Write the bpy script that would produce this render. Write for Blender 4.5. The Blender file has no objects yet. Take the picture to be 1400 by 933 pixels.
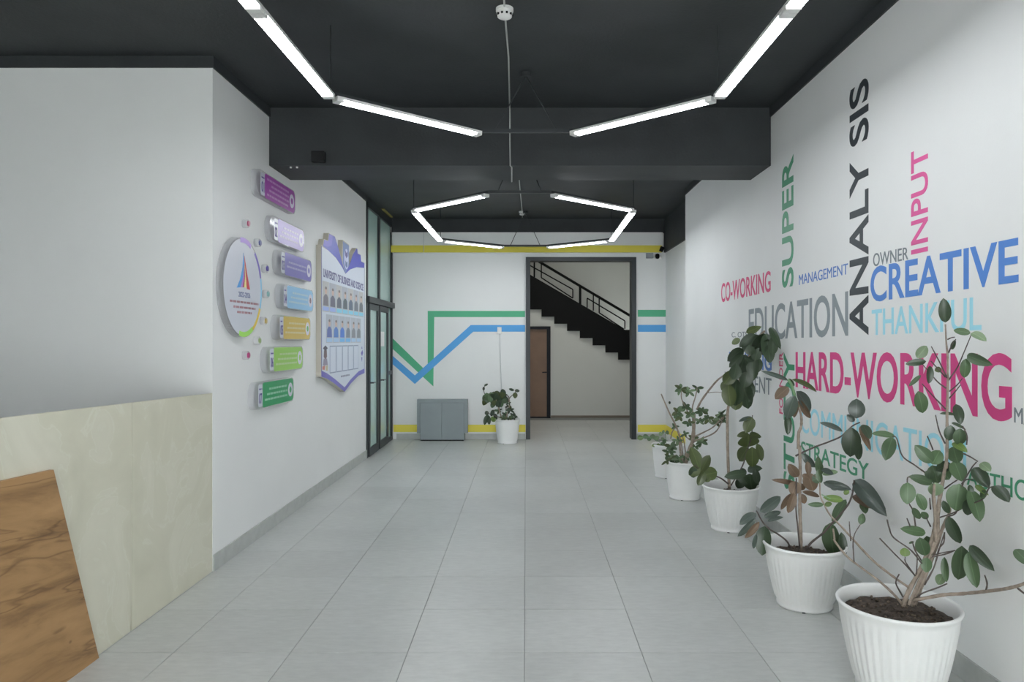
import bpy, bmesh, math, random
from mathutils import Vector, Matrix
random.seed(7)
SC = bpy.context.scene
COL = SC.collection
# ------------------------------------------------------------------ camera
F, VX, VY, EYE = 987.0, 719.0, 466.0, 1.6
cam = bpy.data.cameras.new('camera'); cam.sensor_width = 36.0
cam.lens = 36.0 * F / 1400.0
cam.shift_x = -(VX - 700.0) / 1400.0
cam.shift_y = -(466.5 - VY) / 1400.0
cam.clip_start = 0.05
cam_o = bpy.data.objects.new('camera', cam); COL.objects.link(cam_o)
cam_o.location = (0, 0, EYE); cam_o.rotation_euler = (math.pi / 2, 0, 0)
SC.camera = cam_o
# ------------------------------------------------------------------ world, exposure
w = bpy.data.worlds.new('sky'); SC.world = w; w.use_nodes = True
w.node_tree.nodes['Background'].inputs[0].default_value = (0.95, 0.99, 1.0, 1)
w.node_tree.nodes['Background'].inputs[1].default_value = 9.0
SC.view_settings.view_transform = 'Standard'; SC.view_settings.look = 'None'
SC.view_settings.exposure = 0.65; SC.view_settings.gamma = 1.0
SC.view_settings.use_curve_mapping = False
TUBE_STRENGTH = 21.0
HALL_WATTS = 20.0

# ------------------------------------------------------------------ helpers
def lin(v):
    v /= 255.0
    return v / 12.92 if v <= 0.04045 else ((v + 0.055) / 1.055) ** 2.4
def A(r, g, b, k=1.55):
    return tuple(min(0.88, lin(c) * k) for c in (r, g, b)) + (1,)
def P(px, py, Y):
    return Vector(((px - VX) / F * Y, Y, EYE + (VY - py) / F * Y))

MATS = {}
def mat(name, col, rough=0.6, metal=0.0, noise=0.0, nscale=8.0, bump=0.0, bscale=60.0, spec=0.5, coat=0.0, emit=0.0):
    if name in MATS: return MATS[name]
    m = bpy.data.materials.new(name); m.use_nodes = True
    nt = m.node_tree; b = nt.nodes['Principled BSDF']
    b.inputs['Base Color'].default_value = col
    b.inputs['Roughness'].default_value = rough; b.inputs['Metallic'].default_value = metal
    b.inputs['Specular IOR Level'].default_value = spec
    b.inputs['Coat Weight'].default_value = coat
    tc = nt.nodes.new('ShaderNodeTexCoord')
    if noise:
        n = nt.nodes.new('ShaderNodeTexNoise'); n.inputs['Scale'].default_value = nscale; n.inputs['Detail'].default_value = 5
        r = nt.nodes.new('ShaderNodeValToRGB')
        r.color_ramp.elements[0].position = 0.3; r.color_ramp.elements[1].position = 0.7
        r.color_ramp.elements[0].color = tuple(c * (1 - noise) for c in col[:3]) + (1,)
        r.color_ramp.elements[1].color = tuple(min(0.95, c * (1 + noise)) for c in col[:3]) + (1,)
        nt.links.new(tc.outputs['Object'], n.inputs['Vector'])
        nt.links.new(n.outputs['Fac'], r.inputs['Fac']); nt.links.new(r.outputs['Color'], b.inputs['Base Color'])
    if bump:
        n = nt.nodes.new('ShaderNodeTexNoise'); n.inputs['Scale'].default_value = bscale; n.inputs['Detail'].default_value = 3
        bp = nt.nodes.new('ShaderNodeBump'); bp.inputs['Strength'].default_value = bump; bp.inputs['Distance'].default_value = 0.01
        nt.links.new(tc.outputs['Object'], n.inputs['Vector'])
        nt.links.new(n.outputs['Fac'], bp.inputs['Height']); nt.links.new(bp.outputs['Normal'], b.inputs['Normal'])
    if emit:
        b.inputs['Emission Color'].default_value = (0.93, 0.96, 1.0, 1); b.inputs['Emission Strength'].default_value = emit
    MATS[name] = m
    return m

def tag(o, label=None, cat=None, group=None, kind=None):
    if label: o['label'] = label
    if cat: o['category'] = cat
    if group: o['group'] = group
    if kind: o['kind'] = kind
    return o
def empty(name, loc, label, cat, group=None):
    o = bpy.data.objects.new(name, None); COL.objects.link(o); o.location = loc
    o.empty_display_size = 0.1
    return tag(o, label, cat, group)
def link(name, me, parent=None, world=True):
    o = bpy.data.objects.new(name, me); COL.objects.link(o)
    if parent is not None:
        o.parent = parent
        if world:
            o.location = -abs_loc(parent)
    return o
def abs_loc(o):
    v = Vector(o.location)
    return v + abs_loc(o.parent) if o.parent else v
def obj(name, bm, m, parent=None, smooth=False):
    bmesh.ops.recalc_face_normals(bm, faces=bm.faces)
    me = bpy.data.meshes.new(name); bm.to_mesh(me); bm.free()
    if isinstance(m, (list, tuple)):
        for k in m: me.materials.append(k)
    else: me.materials.append(m)
    if smooth:
        for p in me.polygons: p.use_smooth = True
    return link(name, me, parent)
def struct(name, bm, m, parent=None, **k):
    o = obj(name, bm, m, parent, **k)
    if parent is None: o['kind'] = 'structure'
    return o
def box(x0, x1, y0, y1, z0, z1, bm=None, bevel=0.0):
    if bm is None: bm = bmesh.new()
    vs = [bm.verts.new((x, y, z)) for x in (x0, x1) for y in (y0, y1) for z in (z0, z1)]
    fs = [bm.faces.new([vs[i] for i in q]) for q in ((0, 1, 3, 2), (4, 6, 7, 5), (0, 4, 5, 1), (2, 3, 7, 6), (0, 2, 6, 4), (1, 5, 7, 3))]
    if bevel:
        es = list({e for f in fs for e in f.edges})
        bmesh.ops.bevel(bm, geom=es, offset=bevel, segments=2, affect='EDGES', profile=0.5)
    return bm
def prism(pts, axis, a0, a1, bm=None):
    """polygon pts in the two other axes, extruded along axis ('x' -> pts=(y,z), 'y' -> pts=(x,z), 'z' -> (x,y))"""
    if bm is None: bm = bmesh.new()
    def mk(p, a):
        return {'x': (a, p[0], p[1]), 'y': (p[0], a, p[1]), 'z': (p[0], p[1], a)}[axis]
    v0 = [bm.verts.new(mk(p, a0)) for p in pts]; v1 = [bm.verts.new(mk(p, a1)) for p in pts]
    n = len(pts)
    bm.faces.new(v0); bm.faces.new(v1[::-1])
    for i in range(n): bm.faces.new((v0[i], v1[i], v1[(i + 1) % n], v0[(i + 1) % n]))
    return bm
def smoothed(pts, n=5):
    pts = [Vector(p) for p in pts]
    if len(pts) < 3: return pts
    q = [pts[0] * 2 - pts[1]] + pts + [pts[-1] * 2 - pts[-2]]
    out = []
    for i in range(1, len(q) - 2):
        a, b, c, d = q[i - 1], q[i], q[i + 1], q[i + 2]
        for k in range(n):
            t = k / n
            out.append(0.5 * ((2 * b) + (c - a) * t + (2 * a - 5 * b + 4 * c - d) * t * t + (3 * b - a - 3 * c + d) * t ** 3))
    out.append(pts[-1])
    return out
def tube(pts, r0, r1=None, seg=8, bm=None, sm=True, knob=0.0):
    if bm is None: bm = bmesh.new()
    if r1 is None: r1 = r0
    pts = smoothed(pts) if sm else [Vector(p) for p in pts]
    n = len(pts); rings = []
    for i, p in enumerate(pts):
        d = (pts[min(i + 1, n - 1)] - pts[max(i - 1, 0)]).normalized()
        u = d.cross(Vector((0.31, 0.9, 0.2))).normalized(); v = d.cross(u)
        r = r0 + (r1 - r0) * i / max(1, n - 1)
        r *= 1 + knob * random.uniform(-1, 1)
        rings.append([bm.verts.new(p + (u * math.cos(2 * math.pi * k / seg) + v * math.sin(2 * math.pi * k / seg)) * r) for k in range(seg)])
    for a, b in zip(rings, rings[1:]):
        for k in range(seg): bm.faces.new((a[k], a[(k + 1) % seg], b[(k + 1) % seg], b[k]))
    bm.faces.new(rings[0]); bm.faces.new(rings[-1][::-1])
    return bm
def lathe(prof, cx, cy, z0, seg=48, mod=None, bm=None):
    if bm is None: bm = bmesh.new()
    rings = []
    for (r, z) in prof:
        ring = []
        for k in range(seg):
            a = 2 * math.pi * k / seg
            rr = r + (mod(k, r, z) if mod else 0)
            ring.append(bm.verts.new((cx + rr * math.cos(a), cy + rr * math.sin(a), z0 + z)))
        rings.append(ring)
    for a, b in zip(rings, rings[1:]):
        for k in range(seg): bm.faces.new((a[k], a[(k + 1) % seg], b[(k + 1) % seg], b[k]))
    return bm
def disc(cy, cz, r, x0, x1, seg=40, ry=None):
    ry = ry or r
    return prism([(cy + ry * math.cos(2 * math.pi * k / seg), cz + r * math.sin(2 * math.pi * k / seg)) for k in range(seg)], 'x', x0, x1)
def rrect(y0, y1, z0, z1, rl, rr, n=8):
    pts = []
    for (cy, cz, r, a0) in ((y1 - rr, z1 - rr, rr, 0), (y0 + rl, z1 - rl, rl, 90), (y0 + rl, z0 + rl, rl, 180), (y1 - rr, z0 + rr, rr, 270)):
        for k in range(n + 1):
            a = math.radians(a0 + 90 * k / n)
            pts.append((cy + r * math.cos(a), cz + r * math.sin(a)))
    return pts

def text_mesh(s, bold=0.0):
    cu = bpy.data.curves.new('t', 'FONT'); cu.body = s; cu.size = 1.0; cu.offset = bold; cu.resolution_u = 5
    cu.fill_mode = 'FRONT'
    o = bpy.data.objects.new('t', cu); COL.objects.link(o)
    bpy.context.view_layer.update()
    dg = bpy.context.evaluated_depsgraph_get()
    me = bpy.data.meshes.new_from_object(o.evaluated_get(dg))
    bpy.data.objects.remove(o); bpy.data.curves.remove(cu)
    bm = bmesh.new(); bm.from_mesh(me); bpy.data.meshes.remove(me)
    bmesh.ops.remove_doubles(bm, verts=bm.verts, dist=1e-5)
    xs = [v.co.x for v in bm.verts]; ys = [v.co.y for v in bm.verts]
    x0, x1, y0, y1 = min(xs), max(xs), min(ys), max(ys)
    for v in bm.verts: v.co = Vector(((v.co.x - x0) / (x1 - x0), (v.co.y - y0) / (y1 - y0), 0))
    return bm
def islands(bm):
    bm.verts.ensure_lookup_table(); seen = set(); out = []
    for v in bm.verts:
        if v.index in seen: continue
        st = [v]; seen.add(v.index); comp = []
        while st:
            a = st.pop(); comp.append(a.index)
            for e in a.link_edges:
                b = e.other_vert(a)
                if b.index not in seen: seen.add(b.index); st.append(b)
        out.append(comp)
    return out
def lettering(name, s, mapping, m, thick, parent=None, bold=0.0, split=False):
    """mapping(u,v) -> world point on the wall face; thick = vector of the vinyl's thickness"""
    bm = text_mesh(s, bold)
    comps = islands(bm) if split else None
    if not split:
        fs = list(bm.faces)
        for v in bm.verts: v.co = mapping(v.co.x, v.co.y)
        r = bmesh.ops.extrude_face_region(bm, geom=fs)
        for e in r['geom']:
            if isinstance(e, bmesh.types.BMVert): e.co += thick
        return obj(name, bm, m, parent)
    bm.verts.index_update()
    comps.sort(key=lambda c: min(bm.verts[i].co.x for i in c))
    for comp in comps:
        cs = set(comp); nb = bmesh.new(); mp = {}
        for i in comp:
            c = bm.verts[i].co; mp[i] = nb.verts.new(mapping(c.x, c.y))
        for f in bm.faces:
            if f.verts[0].index in cs: nb.faces.new([mp[v.index] for v in f.verts])
        fs = list(nb.faces)
        r = bmesh.ops.extrude_face_region(nb, geom=fs)
        for e in r['geom']:
            if isinstance(e, bmesh.types.BMVert): e.co += thick
        obj('letter', nb, m, parent)
    bm.free()

# ------------------------------------------------------------------ materials
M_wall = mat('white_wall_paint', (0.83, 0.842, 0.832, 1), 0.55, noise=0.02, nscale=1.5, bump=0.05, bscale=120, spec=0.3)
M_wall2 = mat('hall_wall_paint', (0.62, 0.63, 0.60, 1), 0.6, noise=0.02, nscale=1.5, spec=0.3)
M_dark = mat('charcoal_ceiling_paint', (0.040, 0.045, 0.048, 1), 0.6, noise=0.12, nscale=3, bump=0.15, bscale=50, spec=0.35)
M_base = mat('grey_skirting_tile', A(150, 153, 150), 0.45, noise=0.08, nscale=12)
M_frame = mat('anthracite_metal', (0.040, 0.046, 0.050, 1), 0.4, spec=0.35)
M_yellow = mat('yellow_paint', A(196, 184, 70), 0.6)
M_green = mat('green_paint', A(70, 148, 112), 0.6)
M_blue = mat('blue_paint', A(72, 138, 190), 0.6)
M_black = mat('black_steel', (0.005, 0.0055, 0.006, 1), 0.6, spec=.15)
M_white_pl = mat('white_plastic', (0.82, 0.82, 0.80, 1), 0.35)
M_pot = mat('white_pot_plastic', (0.87, 0.88, 0.865, 1), 0.38, noise=0.02, nscale=6)
M_grey_cab = mat('grey_laminate', A(112, 120, 122), 0.45, noise=0.03, nscale=5)
M_soil = mat('dry_soil', (0.075, 0.058, 0.045, 1), 0.95, noise=0.6, nscale=45, bump=0.8, bscale=70)
M_clod = mat('soil_clod', (0.13, 0.10, 0.075, 1), 0.95, noise=0.7, nscale=30)
M_bark = mat('pale_bark', A(136, 124, 112, 1.3), 0.8, noise=0.25, nscale=40, bump=0.4, bscale=120)
M_twig = mat('dark_twig_bark', A(84, 76, 72, 1.2), 0.8, noise=0.25, nscale=40)
M_gstem = mat('green_stem', A(96, 128, 92), 0.5, noise=0.1)
M_tube = mat('glowing_diffuser', (0.9, 0.9, 0.9, 1), 0.4, emit=TUBE_STRENGTH)

def floor_mat():
    m = bpy.data.materials.new('grey_porcelain_tile'); m.use_nodes = True; nt = m.node_tree; b = nt.nodes['Principled BSDF']
    tc = nt.nodes.new('ShaderNodeNewGeometry'); mp = nt.nodes.new('ShaderNodeMapping'); mp.inputs['Scale'].default_value = (5, 16, 5)
    n = nt.nodes.new('ShaderNodeTexNoise'); n.inputs['Scale'].default_value = 2.2; n.inputs['Detail'].default_value = 8; n.inputs['Roughness'].default_value = 0.65
    n2 = nt.nodes.new('ShaderNodeTexNoise'); n2.inputs['Scale'].default_value = 1.2; n2.inputs['Detail'].default_value = 3
    r = nt.nodes.new('ShaderNodeValToRGB'); r.color_ramp.elements[0].position = 0.35; r.color_ramp.elements[1].position = 0.68
    r.color_ramp.elements[0].color = (0.55, 0.57, 0.55, 1); r.color_ramp.elements[1].color = (0.635, 0.655, 0.63, 1)
    mx = nt.nodes.new('ShaderNodeMixRGB'); mx.blend_type = 'MULTIPLY'; mx.inputs[0].default_value = 0.25
    oi = nt.nodes.new('ShaderNodeObjectInfo')
    mr = nt.nodes.new('ShaderNodeMapRange'); mr.inputs['To Min'].default_value = 0.95; mr.inputs['To Max'].default_value = 1.03
    mx2 = nt.nodes.new('ShaderNodeMixRGB'); mx2.blend_type = 'MULTIPLY'; mx2.inputs[0].default_value = 1.0
    nt.links.new(tc.outputs['Position'], mp.inputs['Vector']); nt.links.new(mp.outputs['Vector'], n.inputs['Vector'])
    nt.links.new(tc.outputs['Position'], n2.inputs['Vector'])
    nt.links.new(n.outputs['Fac'], r.inputs['Fac']); nt.links.new(r.outputs['Color'], mx.inputs[1]); nt.links.new(n2.outputs['Fac'], mx.inputs[2])
    nt.links.new(oi.outputs['Random'], mr.inputs['Value']); nt.links.new(mx.outputs['Color'], mx2.inputs[1]); nt.links.new(mr.outputs['Result'], mx2.inputs[2])
    nt.links.new(mx2.outputs['Color'], b.inputs['Base Color'])
    bp = nt.nodes.new('ShaderNodeBump'); bp.inputs['Strength'].default_value = 0.35; bp.inputs['Distance'].default_value = 0.004
    nt.links.new(n.outputs['Fac'], bp.inputs['Height']); nt.links.new(bp.outputs['Normal'], b.inputs['Normal'])
    b.inputs['Roughness'].default_value = 0.33
    return m
M_floor = floor_mat()
M_grout = mat('grey_grout', (0.27, 0.28, 0.27, 1), 0.9)

def stone_mat():
    m = bpy.data.materials.new('cream_marble_slab'); m.use_nodes = True; nt = m.node_tree; b = nt.nodes['Principled BSDF']
    g = nt.nodes.new('ShaderNodeNewGeometry'); n = nt.nodes.new('ShaderNodeTexNoise'); n.inputs['Scale'].default_value = 2.3; n.inputs['Detail'].default_value = 7; n.inputs['Distortion'].default_value = 1.4
    r = nt.nodes.new('ShaderNodeValToRGB'); e = r.color_ramp.elements
    e[0].position = 0.25; e[0].color = A(166, 164, 148, 1.6); e[1].position = 0.8; e[1].color = A(182, 180, 166, 1.6)
    k = e.new(0.50); k.color = A(173, 171, 155, 1.6)
    k = e.new(0.515); k.color = A(178, 177, 163, 1.6)
    k = e.new(0.53); k.color = A(174, 172, 157, 1.6)
    nt.links.new(g.outputs['Position'], n.inputs['Vector']); nt.links.new(n.outputs['Fac'], r.inputs['Fac']); nt.links.new(r.outputs['Color'], b.inputs['Base Color'])
    b.inputs['Roughness'].default_value = 0.32
    return m
M_stone = stone_mat()
def wood_mat():
    m = bpy.data.materials.new('knotty_oak_laminate'); m.use_nodes = True; nt = m.node_tree; b = nt.nodes['Principled BSDF']
    g = nt.nodes.new('ShaderNodeNewGeometry')
    rot = nt.nodes.new('ShaderNodeMapping'); rot.inputs['Rotation'].default_value = (math.radians(8), 0, 0)
    mp = nt.nodes.new('ShaderNodeMapping'); mp.inputs['Scale'].default_value = (1, 1.2, 7)
    n = nt.nodes.new('ShaderNodeTexNoise'); n.inputs['Scale'].default_value = 1.4; n.inputs['Detail'].default_value = 9; n.inputs['Roughness'].default_value = 0.62; n.inputs['Distortion'].default_value = 0.5
    r = nt.nodes.new('ShaderNodeValToRGB'); e = r.color_ramp.elements
    e[0].position = 0.28; e[0].color = A(108, 80, 50, 1.25); e[1].position = 0.75; e[1].color = A(170, 134, 92, 1.25)
    k = e.new(0.40); k.color = A(136, 104, 68, 1.25)
    k = e.new(0.5); k.color = A(154, 120, 80, 1.25)
    nt.links.new(g.outputs['Position'], rot.inputs['Vector']); nt.links.new(rot.outputs['Vector'], mp.inputs['Vector']); nt.links.new(mp.outputs['Vector'], n.inputs['Vector'])
    nt.links.new(n.outputs['Fac'], r.inputs['Fac'])
    # dark cracks along the grain
    mp2 = nt.nodes.new('ShaderNodeMapping'); mp2.inputs['Scale'].default_value = (1, .8, 4.5)
    n2 = nt.nodes.new('ShaderNodeTexNoise'); n2.inputs['Scale'].default_value = 1.2; n2.inputs['Detail'].default_value = 3; n2.inputs['Distortion'].default_value = 0.3
    r2 = nt.nodes.new('ShaderNodeValToRGB'); f = r2.color_ramp.elements
    f[0].position = 0.485; f[0].color = (1, 1, 1, 1); f[1].position = 0.515; f[1].color = (1, 1, 1, 1); q = f.new(0.5); q.color = (0.62, 0.58, 0.55, 1)
    nt.links.new(rot.outputs['Vector'], mp2.inputs['Vector']); nt.links.new(mp2.outputs['Vector'], n2.inputs['Vector']); nt.links.new(n2.outputs['Fac'], r2.inputs['Fac'])
    # knots
    v = nt.nodes.new('ShaderNodeTexVoronoi'); v.inputs['Scale'].default_value = 3.2
    mp3 = nt.nodes.new('ShaderNodeMapping'); mp3.inputs['Scale'].default_value = (0, 1, 1.5)
    nt.links.new(rot.outputs['Vector'], mp3.inputs['Vector']); nt.links.new(mp3.outputs['Vector'], v.inputs['Vector'])
    r3 = nt.nodes.new('ShaderNodeValToRGB'); h = r3.color_ramp.elements
    h[0].position = 0.02; h[0].color = (0.35, 0.3, 0.27, 1); h[1].position = 0.06; h[1].color = (1, 1, 1, 1)
    nt.links.new(v.outputs['Distance'], r3.inputs['Fac'])
    m1 = nt.nodes.new('ShaderNodeMixRGB'); m1.blend_type = 'MULTIPLY'; m1.inputs[0].default_value = 1
    m2 = nt.nodes.new('ShaderNodeMixRGB'); m2.blend_type = 'MULTIPLY'; m2.inputs[0].default_value = 1
    nt.links.new(r.outputs['Color'], m1.inputs[1]); nt.links.new(r2.outputs['Color'], m1.inputs[2])
    nt.links.new(m1.outputs['Color'], m2.inputs[1]); nt.links.new(r3.outputs['Color'], m2.inputs[2])
    nt.links.new(m2.outputs['Color'], b.inputs['Base Color']); b.inputs['Roughness'].default_value = 0.5
    return m
M_wood = wood_mat()
def glassy(name, col, transp, rough=0.08):
    m = bpy.data.materials.new(name); m.use_nodes = True; nt = m.node_tree; b = nt.nodes['Principled BSDF']
    b.inputs['Base Color'].default_value = col; b.inputs['Roughness'].default_value = rough
    t = nt.nodes.new('ShaderNodeBsdfTransparent'); mx = nt.nodes.new('ShaderNodeMixShader'); mx.inputs[0].default_value = transp
    out = nt.nodes['Material Output']
    nt.links.new(b.outputs[0], mx.inputs[1]); nt.links.new(t.outputs[0], mx.inputs[2]); nt.links.new(mx.outputs[0], out.inputs[0])
    return m
M_acryl = glassy('clear_acrylic', (0.80, 0.81, 0.84, 1), 0.72)
M_glass = glassy('frosted_green_glass', (0.60, 0.83, 0.77, 1), 0.10, 0.14)
M_clear = glassy('clear_glass', (0.8, 0.85, 0.85, 1), 0.9, 0.02)

# ------------------------------------------------------------------ room shell
XL, XR, YB, ZC, ZW = -2.17, 2.07, 11.72, 3.57, 3.49
SB = YB / F
def bx(px): return (px - VX) * SB
def bz(py): return EYE + (VY - py) * SB

floor = struct('floor', box(-6.2, 2.6, -8, 17, -0.10, -0.004), M_grout)
def tile_mesh(w, d):
    bm = box(0, w, 0, d, -0.012, 0.0)
    top = [f for f in bm.faces if all(v.co.z > -0.001 for v in f.verts)]
    es = {e for f in top for e in f.edges}
    bmesh.ops.bevel(bm, geom=list(es), offset=0.0015, segments=1, affect='EDGES')
    bmesh.ops.recalc_face_normals(bm, faces=bm.faces)
    me = bpy.data.meshes.new('floor_tile'); bm.to_mesh(me); bm.free(); me.materials.append(M_floor)
    return me
G = 0.003
tcache = {}
def add_tile(x0, x1, y0, y1):
    wd = (round(x1 - x0 - G, 4), round(y1 - y0 - G, 4))
    if wd[0] < 0.02 or wd[1] < 0.02: return
    if wd not in tcache: tcache[wd] = tile_mesh(*wd)
    o = link('floor_tile', tcache[wd], floor, world=False)
    o.location = (x0 + G / 2, y0 + G / 2, random.uniform(-0.0004, 0.0004))
xs = [XL] + [-0.007 + 0.6 * k for k in range(-3, 4)] + [XR]
ys = [0.10 + 0.6 * k for k in range(0, 25)]
for j in range(len(ys) - 1):
    for i in range(len(xs) - 1):
        add_tile(xs[i], xs[i + 1], ys[j], ys[j + 1])
# tiles out of the frame and beyond: one joined sheet of slabs
bm = bmesh.new()
for (xa, xb, ya, yb) in ((XL, XR, -7.7, 0.1), (-6.0, XL, -7.7, 5.0)):
    y = ya
    while y < yb - 0.05:
        x = xa
        while x < xb - 0.05:
            box(x + .002, min(x + .6, xb) - .002, y + .002, min(y + .6, yb) - .002, -0.012, 0, bm); x += .6
        y += .6
o = obj('tile_field', bm, M_floor, floor); o['kind'] = 'stuff'

struct('wall_left', box(-2.37, XL, 5.2, 9.80, 0, ZC), M_wall)
struct('wall_front_left', box(-6.2, XL - 0.0, 5.0, 5.2, 0, ZC), M_wall)
struct('wall_far_left', box(-6.2, -6.0, -4, 5.0, 0, ZC), M_wall)
struct('wall_right', box(XR, XR + 0.2, -4, 9.37, 0, ZC), M_wall)
struct('wall_right_recess', box(2.27, 2.45, 9.37, 11.9, 0, 3.6), M_wall)
xd0, xd1, zd = bx(719), bx(869.5), bz(352)
bm = box(-5.2, xd0, YB, 11.9, 0, 4.6); box(xd1, 2.27, YB, 11.9, 0, 4.6, bm); box(xd0, xd1, YB, 11.9, zd, 4.6, bm)
struct('wall_back', bm, M_wall)
struct('ceiling', box(-6.2, 2.6, -4, YB, ZC, ZC + 0.2), M_dark)
struct('trim_1', prism([(XL, 6.1), (XR, 6.1), (XR, 6.65), (XL, 6.65)], 'z', 3.08, ZC), M_dark)  # ceiling beam
struct('trim_2', box(-6.0, XL + .012, 4.988, 5.0, ZW, ZC), M_dark)
bm = box(XL, XL + .012, 5.0, 6.1, ZW, ZC); box(XL, XL + .012, 6.65, 9.8, ZW, ZC, bm); struct('trim_3', bm, M_dark)
bm = box(XR - .012, XR, -4, 6.1, ZW, ZC); box(XR - .012, XR, 6.65, 9.37, ZW, ZC, bm); struct('trim_4', bm, M_dark)
struct('trim_5', box(2.24, 2.27, 9.38, YB, 3.03, ZC), M_dark)
struct('trim_6', box(XL, 2.24, YB - .05, YB, 3.345, ZC), M_dark)
# white lintel box with its yellow stripe
lint = struct('trim_7', box(XL, 2.205, YB - .10, YB - .001, 3.02, 3.345), M_wall)
obj('yellow_stripe', box(XL, 2.19, YB - .1015, YB - .10, 3.02, 3.135), M_yellow, lint)
# skirtings
struct('baseboard_left', box(XL, XL + .012, 5.0, 9.80, 0, .115, bevel=.002), M_base)
struct('baseboard_right', box(XR - .012, XR, -4, 9.37, 0, .115, bevel=.002), M_base)
bm = box(-2.1, xd0 - .01, YB - .012, YB, 0, .09); box(xd1 + .01, 2.27, YB - .012, YB, 0, .09, bm)
struct('baseboard_back', bm, M_base)
# painted stripes on the back wall
wb = bpy.data.objects['wall_back']
YS = YB - 0.0012
def stripe(name, pts, m, dy=0.0):
    return obj(name, prism([(bx(x), bz(y)) for x, y in pts], 'y', YS - dy, YB - 0.0001 ), m, wb)
for a, b in ((538, 718.5), (872, 911)):
    stripe('yellow_stripe', [(a, 581), (b, 581), (b, 591), (a, 591)], M_yellow)
stripe('green_stripe', [(536, 462), (584.8, 509.5), (584.8, 425.3), (717.7, 425.3), (717.7, 433.8), (593.8, 433.8), (592.5, 528.6), (536, 476.5)], M_green)
stripe('blue_stripe', [(536, 486), (567.2, 513.5), (643.6, 444.6), (717.7, 444.6), (717.7, 453.8), (647, 453.8), (567.2, 525.3), (536, 497.5)], M_blue, 0.0006)
stripe('green_stripe', [(872, 423.9), (911, 423.9), (911, 433.3), (872, 433.3)], M_green)
stripe('blue_stripe', [(872, 444.4), (911, 444.4), (911, 454), (872, 454)], M_blue)
wr = bpy.data.objects['wall_right_recess']
obj('yellow_stripe', box(2.2688, 2.27, 9.6, 11.7, bz(591), bz(581)), M_yellow, wr)

# doorway frame
df = tag(struct('door_frame', box(xd0, xd0 + .07, 11.68, 11.92, 0, zd), M_frame), kind='structure')
df.name = 'door_1'
obj('frame_post', box(xd1 - .075, xd1, 11.68, 11.92, 0, zd), M_frame, df)
obj('frame_head', box(xd0 + .07, xd1 - .075, 11.68, 11.92, zd - .06, zd), M_frame, df)

# hall beyond the doorway
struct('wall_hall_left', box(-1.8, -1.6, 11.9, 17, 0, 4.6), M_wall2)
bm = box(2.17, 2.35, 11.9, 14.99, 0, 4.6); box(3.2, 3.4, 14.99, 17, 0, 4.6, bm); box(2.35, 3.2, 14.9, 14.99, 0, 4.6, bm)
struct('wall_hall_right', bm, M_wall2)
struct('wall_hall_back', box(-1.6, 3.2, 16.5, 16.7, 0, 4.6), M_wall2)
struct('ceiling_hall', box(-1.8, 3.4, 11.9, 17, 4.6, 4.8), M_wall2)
YH = 15.0
def h(px, py): return ((px - VX) / F * YH, EYE + (VY - py) / F * YH)
zig = []
px, py = 862.3, 492.0
steps = []
for k in range(16):
    steps.append((px, py)); px -= 17.43; py -= 9.8
poly = [h(steps[0][0] + 6, 520)]
# spandrel wall under the stair: zigzag top edge
poly = [(h(862.3, 0)[0] + 0.12, 0), (h(862.3, 0)[0] + .12, h(0, 492)[1])]
for (x, y) in steps:
    xl = x - 17.43
    poly.append(h(x, y)); poly.append(h(xl, y))
poly = [p for p in poly if p[0] > -1.6]
poly += [(-1.6, poly[-1][1]), (-1.6, 0)]
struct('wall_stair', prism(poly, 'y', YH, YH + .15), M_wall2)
hb = box(-1.6, h(723, 0)[0], YH - .01, YH, 0, .045); box(h(753, 0)[0], 2.17, YH - .01, YH, 0, .045, hb)
struct('baseboard_hall', hb, mat('hall_skirting', A(105, 98, 88), 0.6))
st = empty('staircase', (1.0, YH, 0), 'black steel staircase descending to the right behind the open doorway', 'staircase')
top = lambda x: 375 + (x - 723) * 0.582
pts = []
for (x, y) in steps:
    pts += [h(x, y), h(x - 17.43, y)]
low = [p for p in pts if p[0] > -1.59]
lx = low[-1][0]
pxl = VX + lx * F / YH
hi = [(lx, h(0, top(pxl))[1]), h(854, 451.3), (h(866, 0)[0], h(0, 451.3)[1]), (h(866, 0)[0], h(0, 492)[1])]
obj('stringer', prism(low + hi, 'y', YH - .06, YH - .002), M_black, st)
for k, (x, y) in enumerate(steps[:14]):
    a = h(x - 17.43, y); b = h(x, y)
    if a[0] < -1.5: break
    obj('step', box(a[0], b[0] + .02, YH + .16, 16.49, a[1] + .05, a[1] + .19), M_black, st)
def hp(x, y, d=0.03): v = h(x, y); return Vector((v[0], YH - d, v[1]))
rail = lambda x: 354.3 + (x - 730.5) * .594
def bar(name, a, b, r): obj(name, tube([a, b], r, seg=6, sm=False), M_black, st)
bar('handrail', hp(640, rail(640)), hp(863, rail(863)), .028)
for x in (730.5, 793, 862, 668):
    bar('railing_post', hp(x, rail(x)), hp(x, top(x) + (4 if x < 850 else 0)), .027 if x != 730.5 else .018)
for ox in (0, -62.5 * 2, ):
    pass
def g(a, b): bar('railing_bar', hp(*a, .03), hp(*b, .03), .013)
g((740, rail(740)), (740, 380)); g((740, 380), (783, 408)); g((783, 408), (783, 396)); g((783, 396), (724, 363))
g((802.6, 408), (802.6, 421)); g((811, rail(811)), (811, 425)); g((819, rail(819)), (819, 428))
g((802.6, 408), (854, 439)); g((854, 439), (854, 450)); g((819, 428), (852.5, 450)); g((724, 384), (854, 459.5 - 4))
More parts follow.
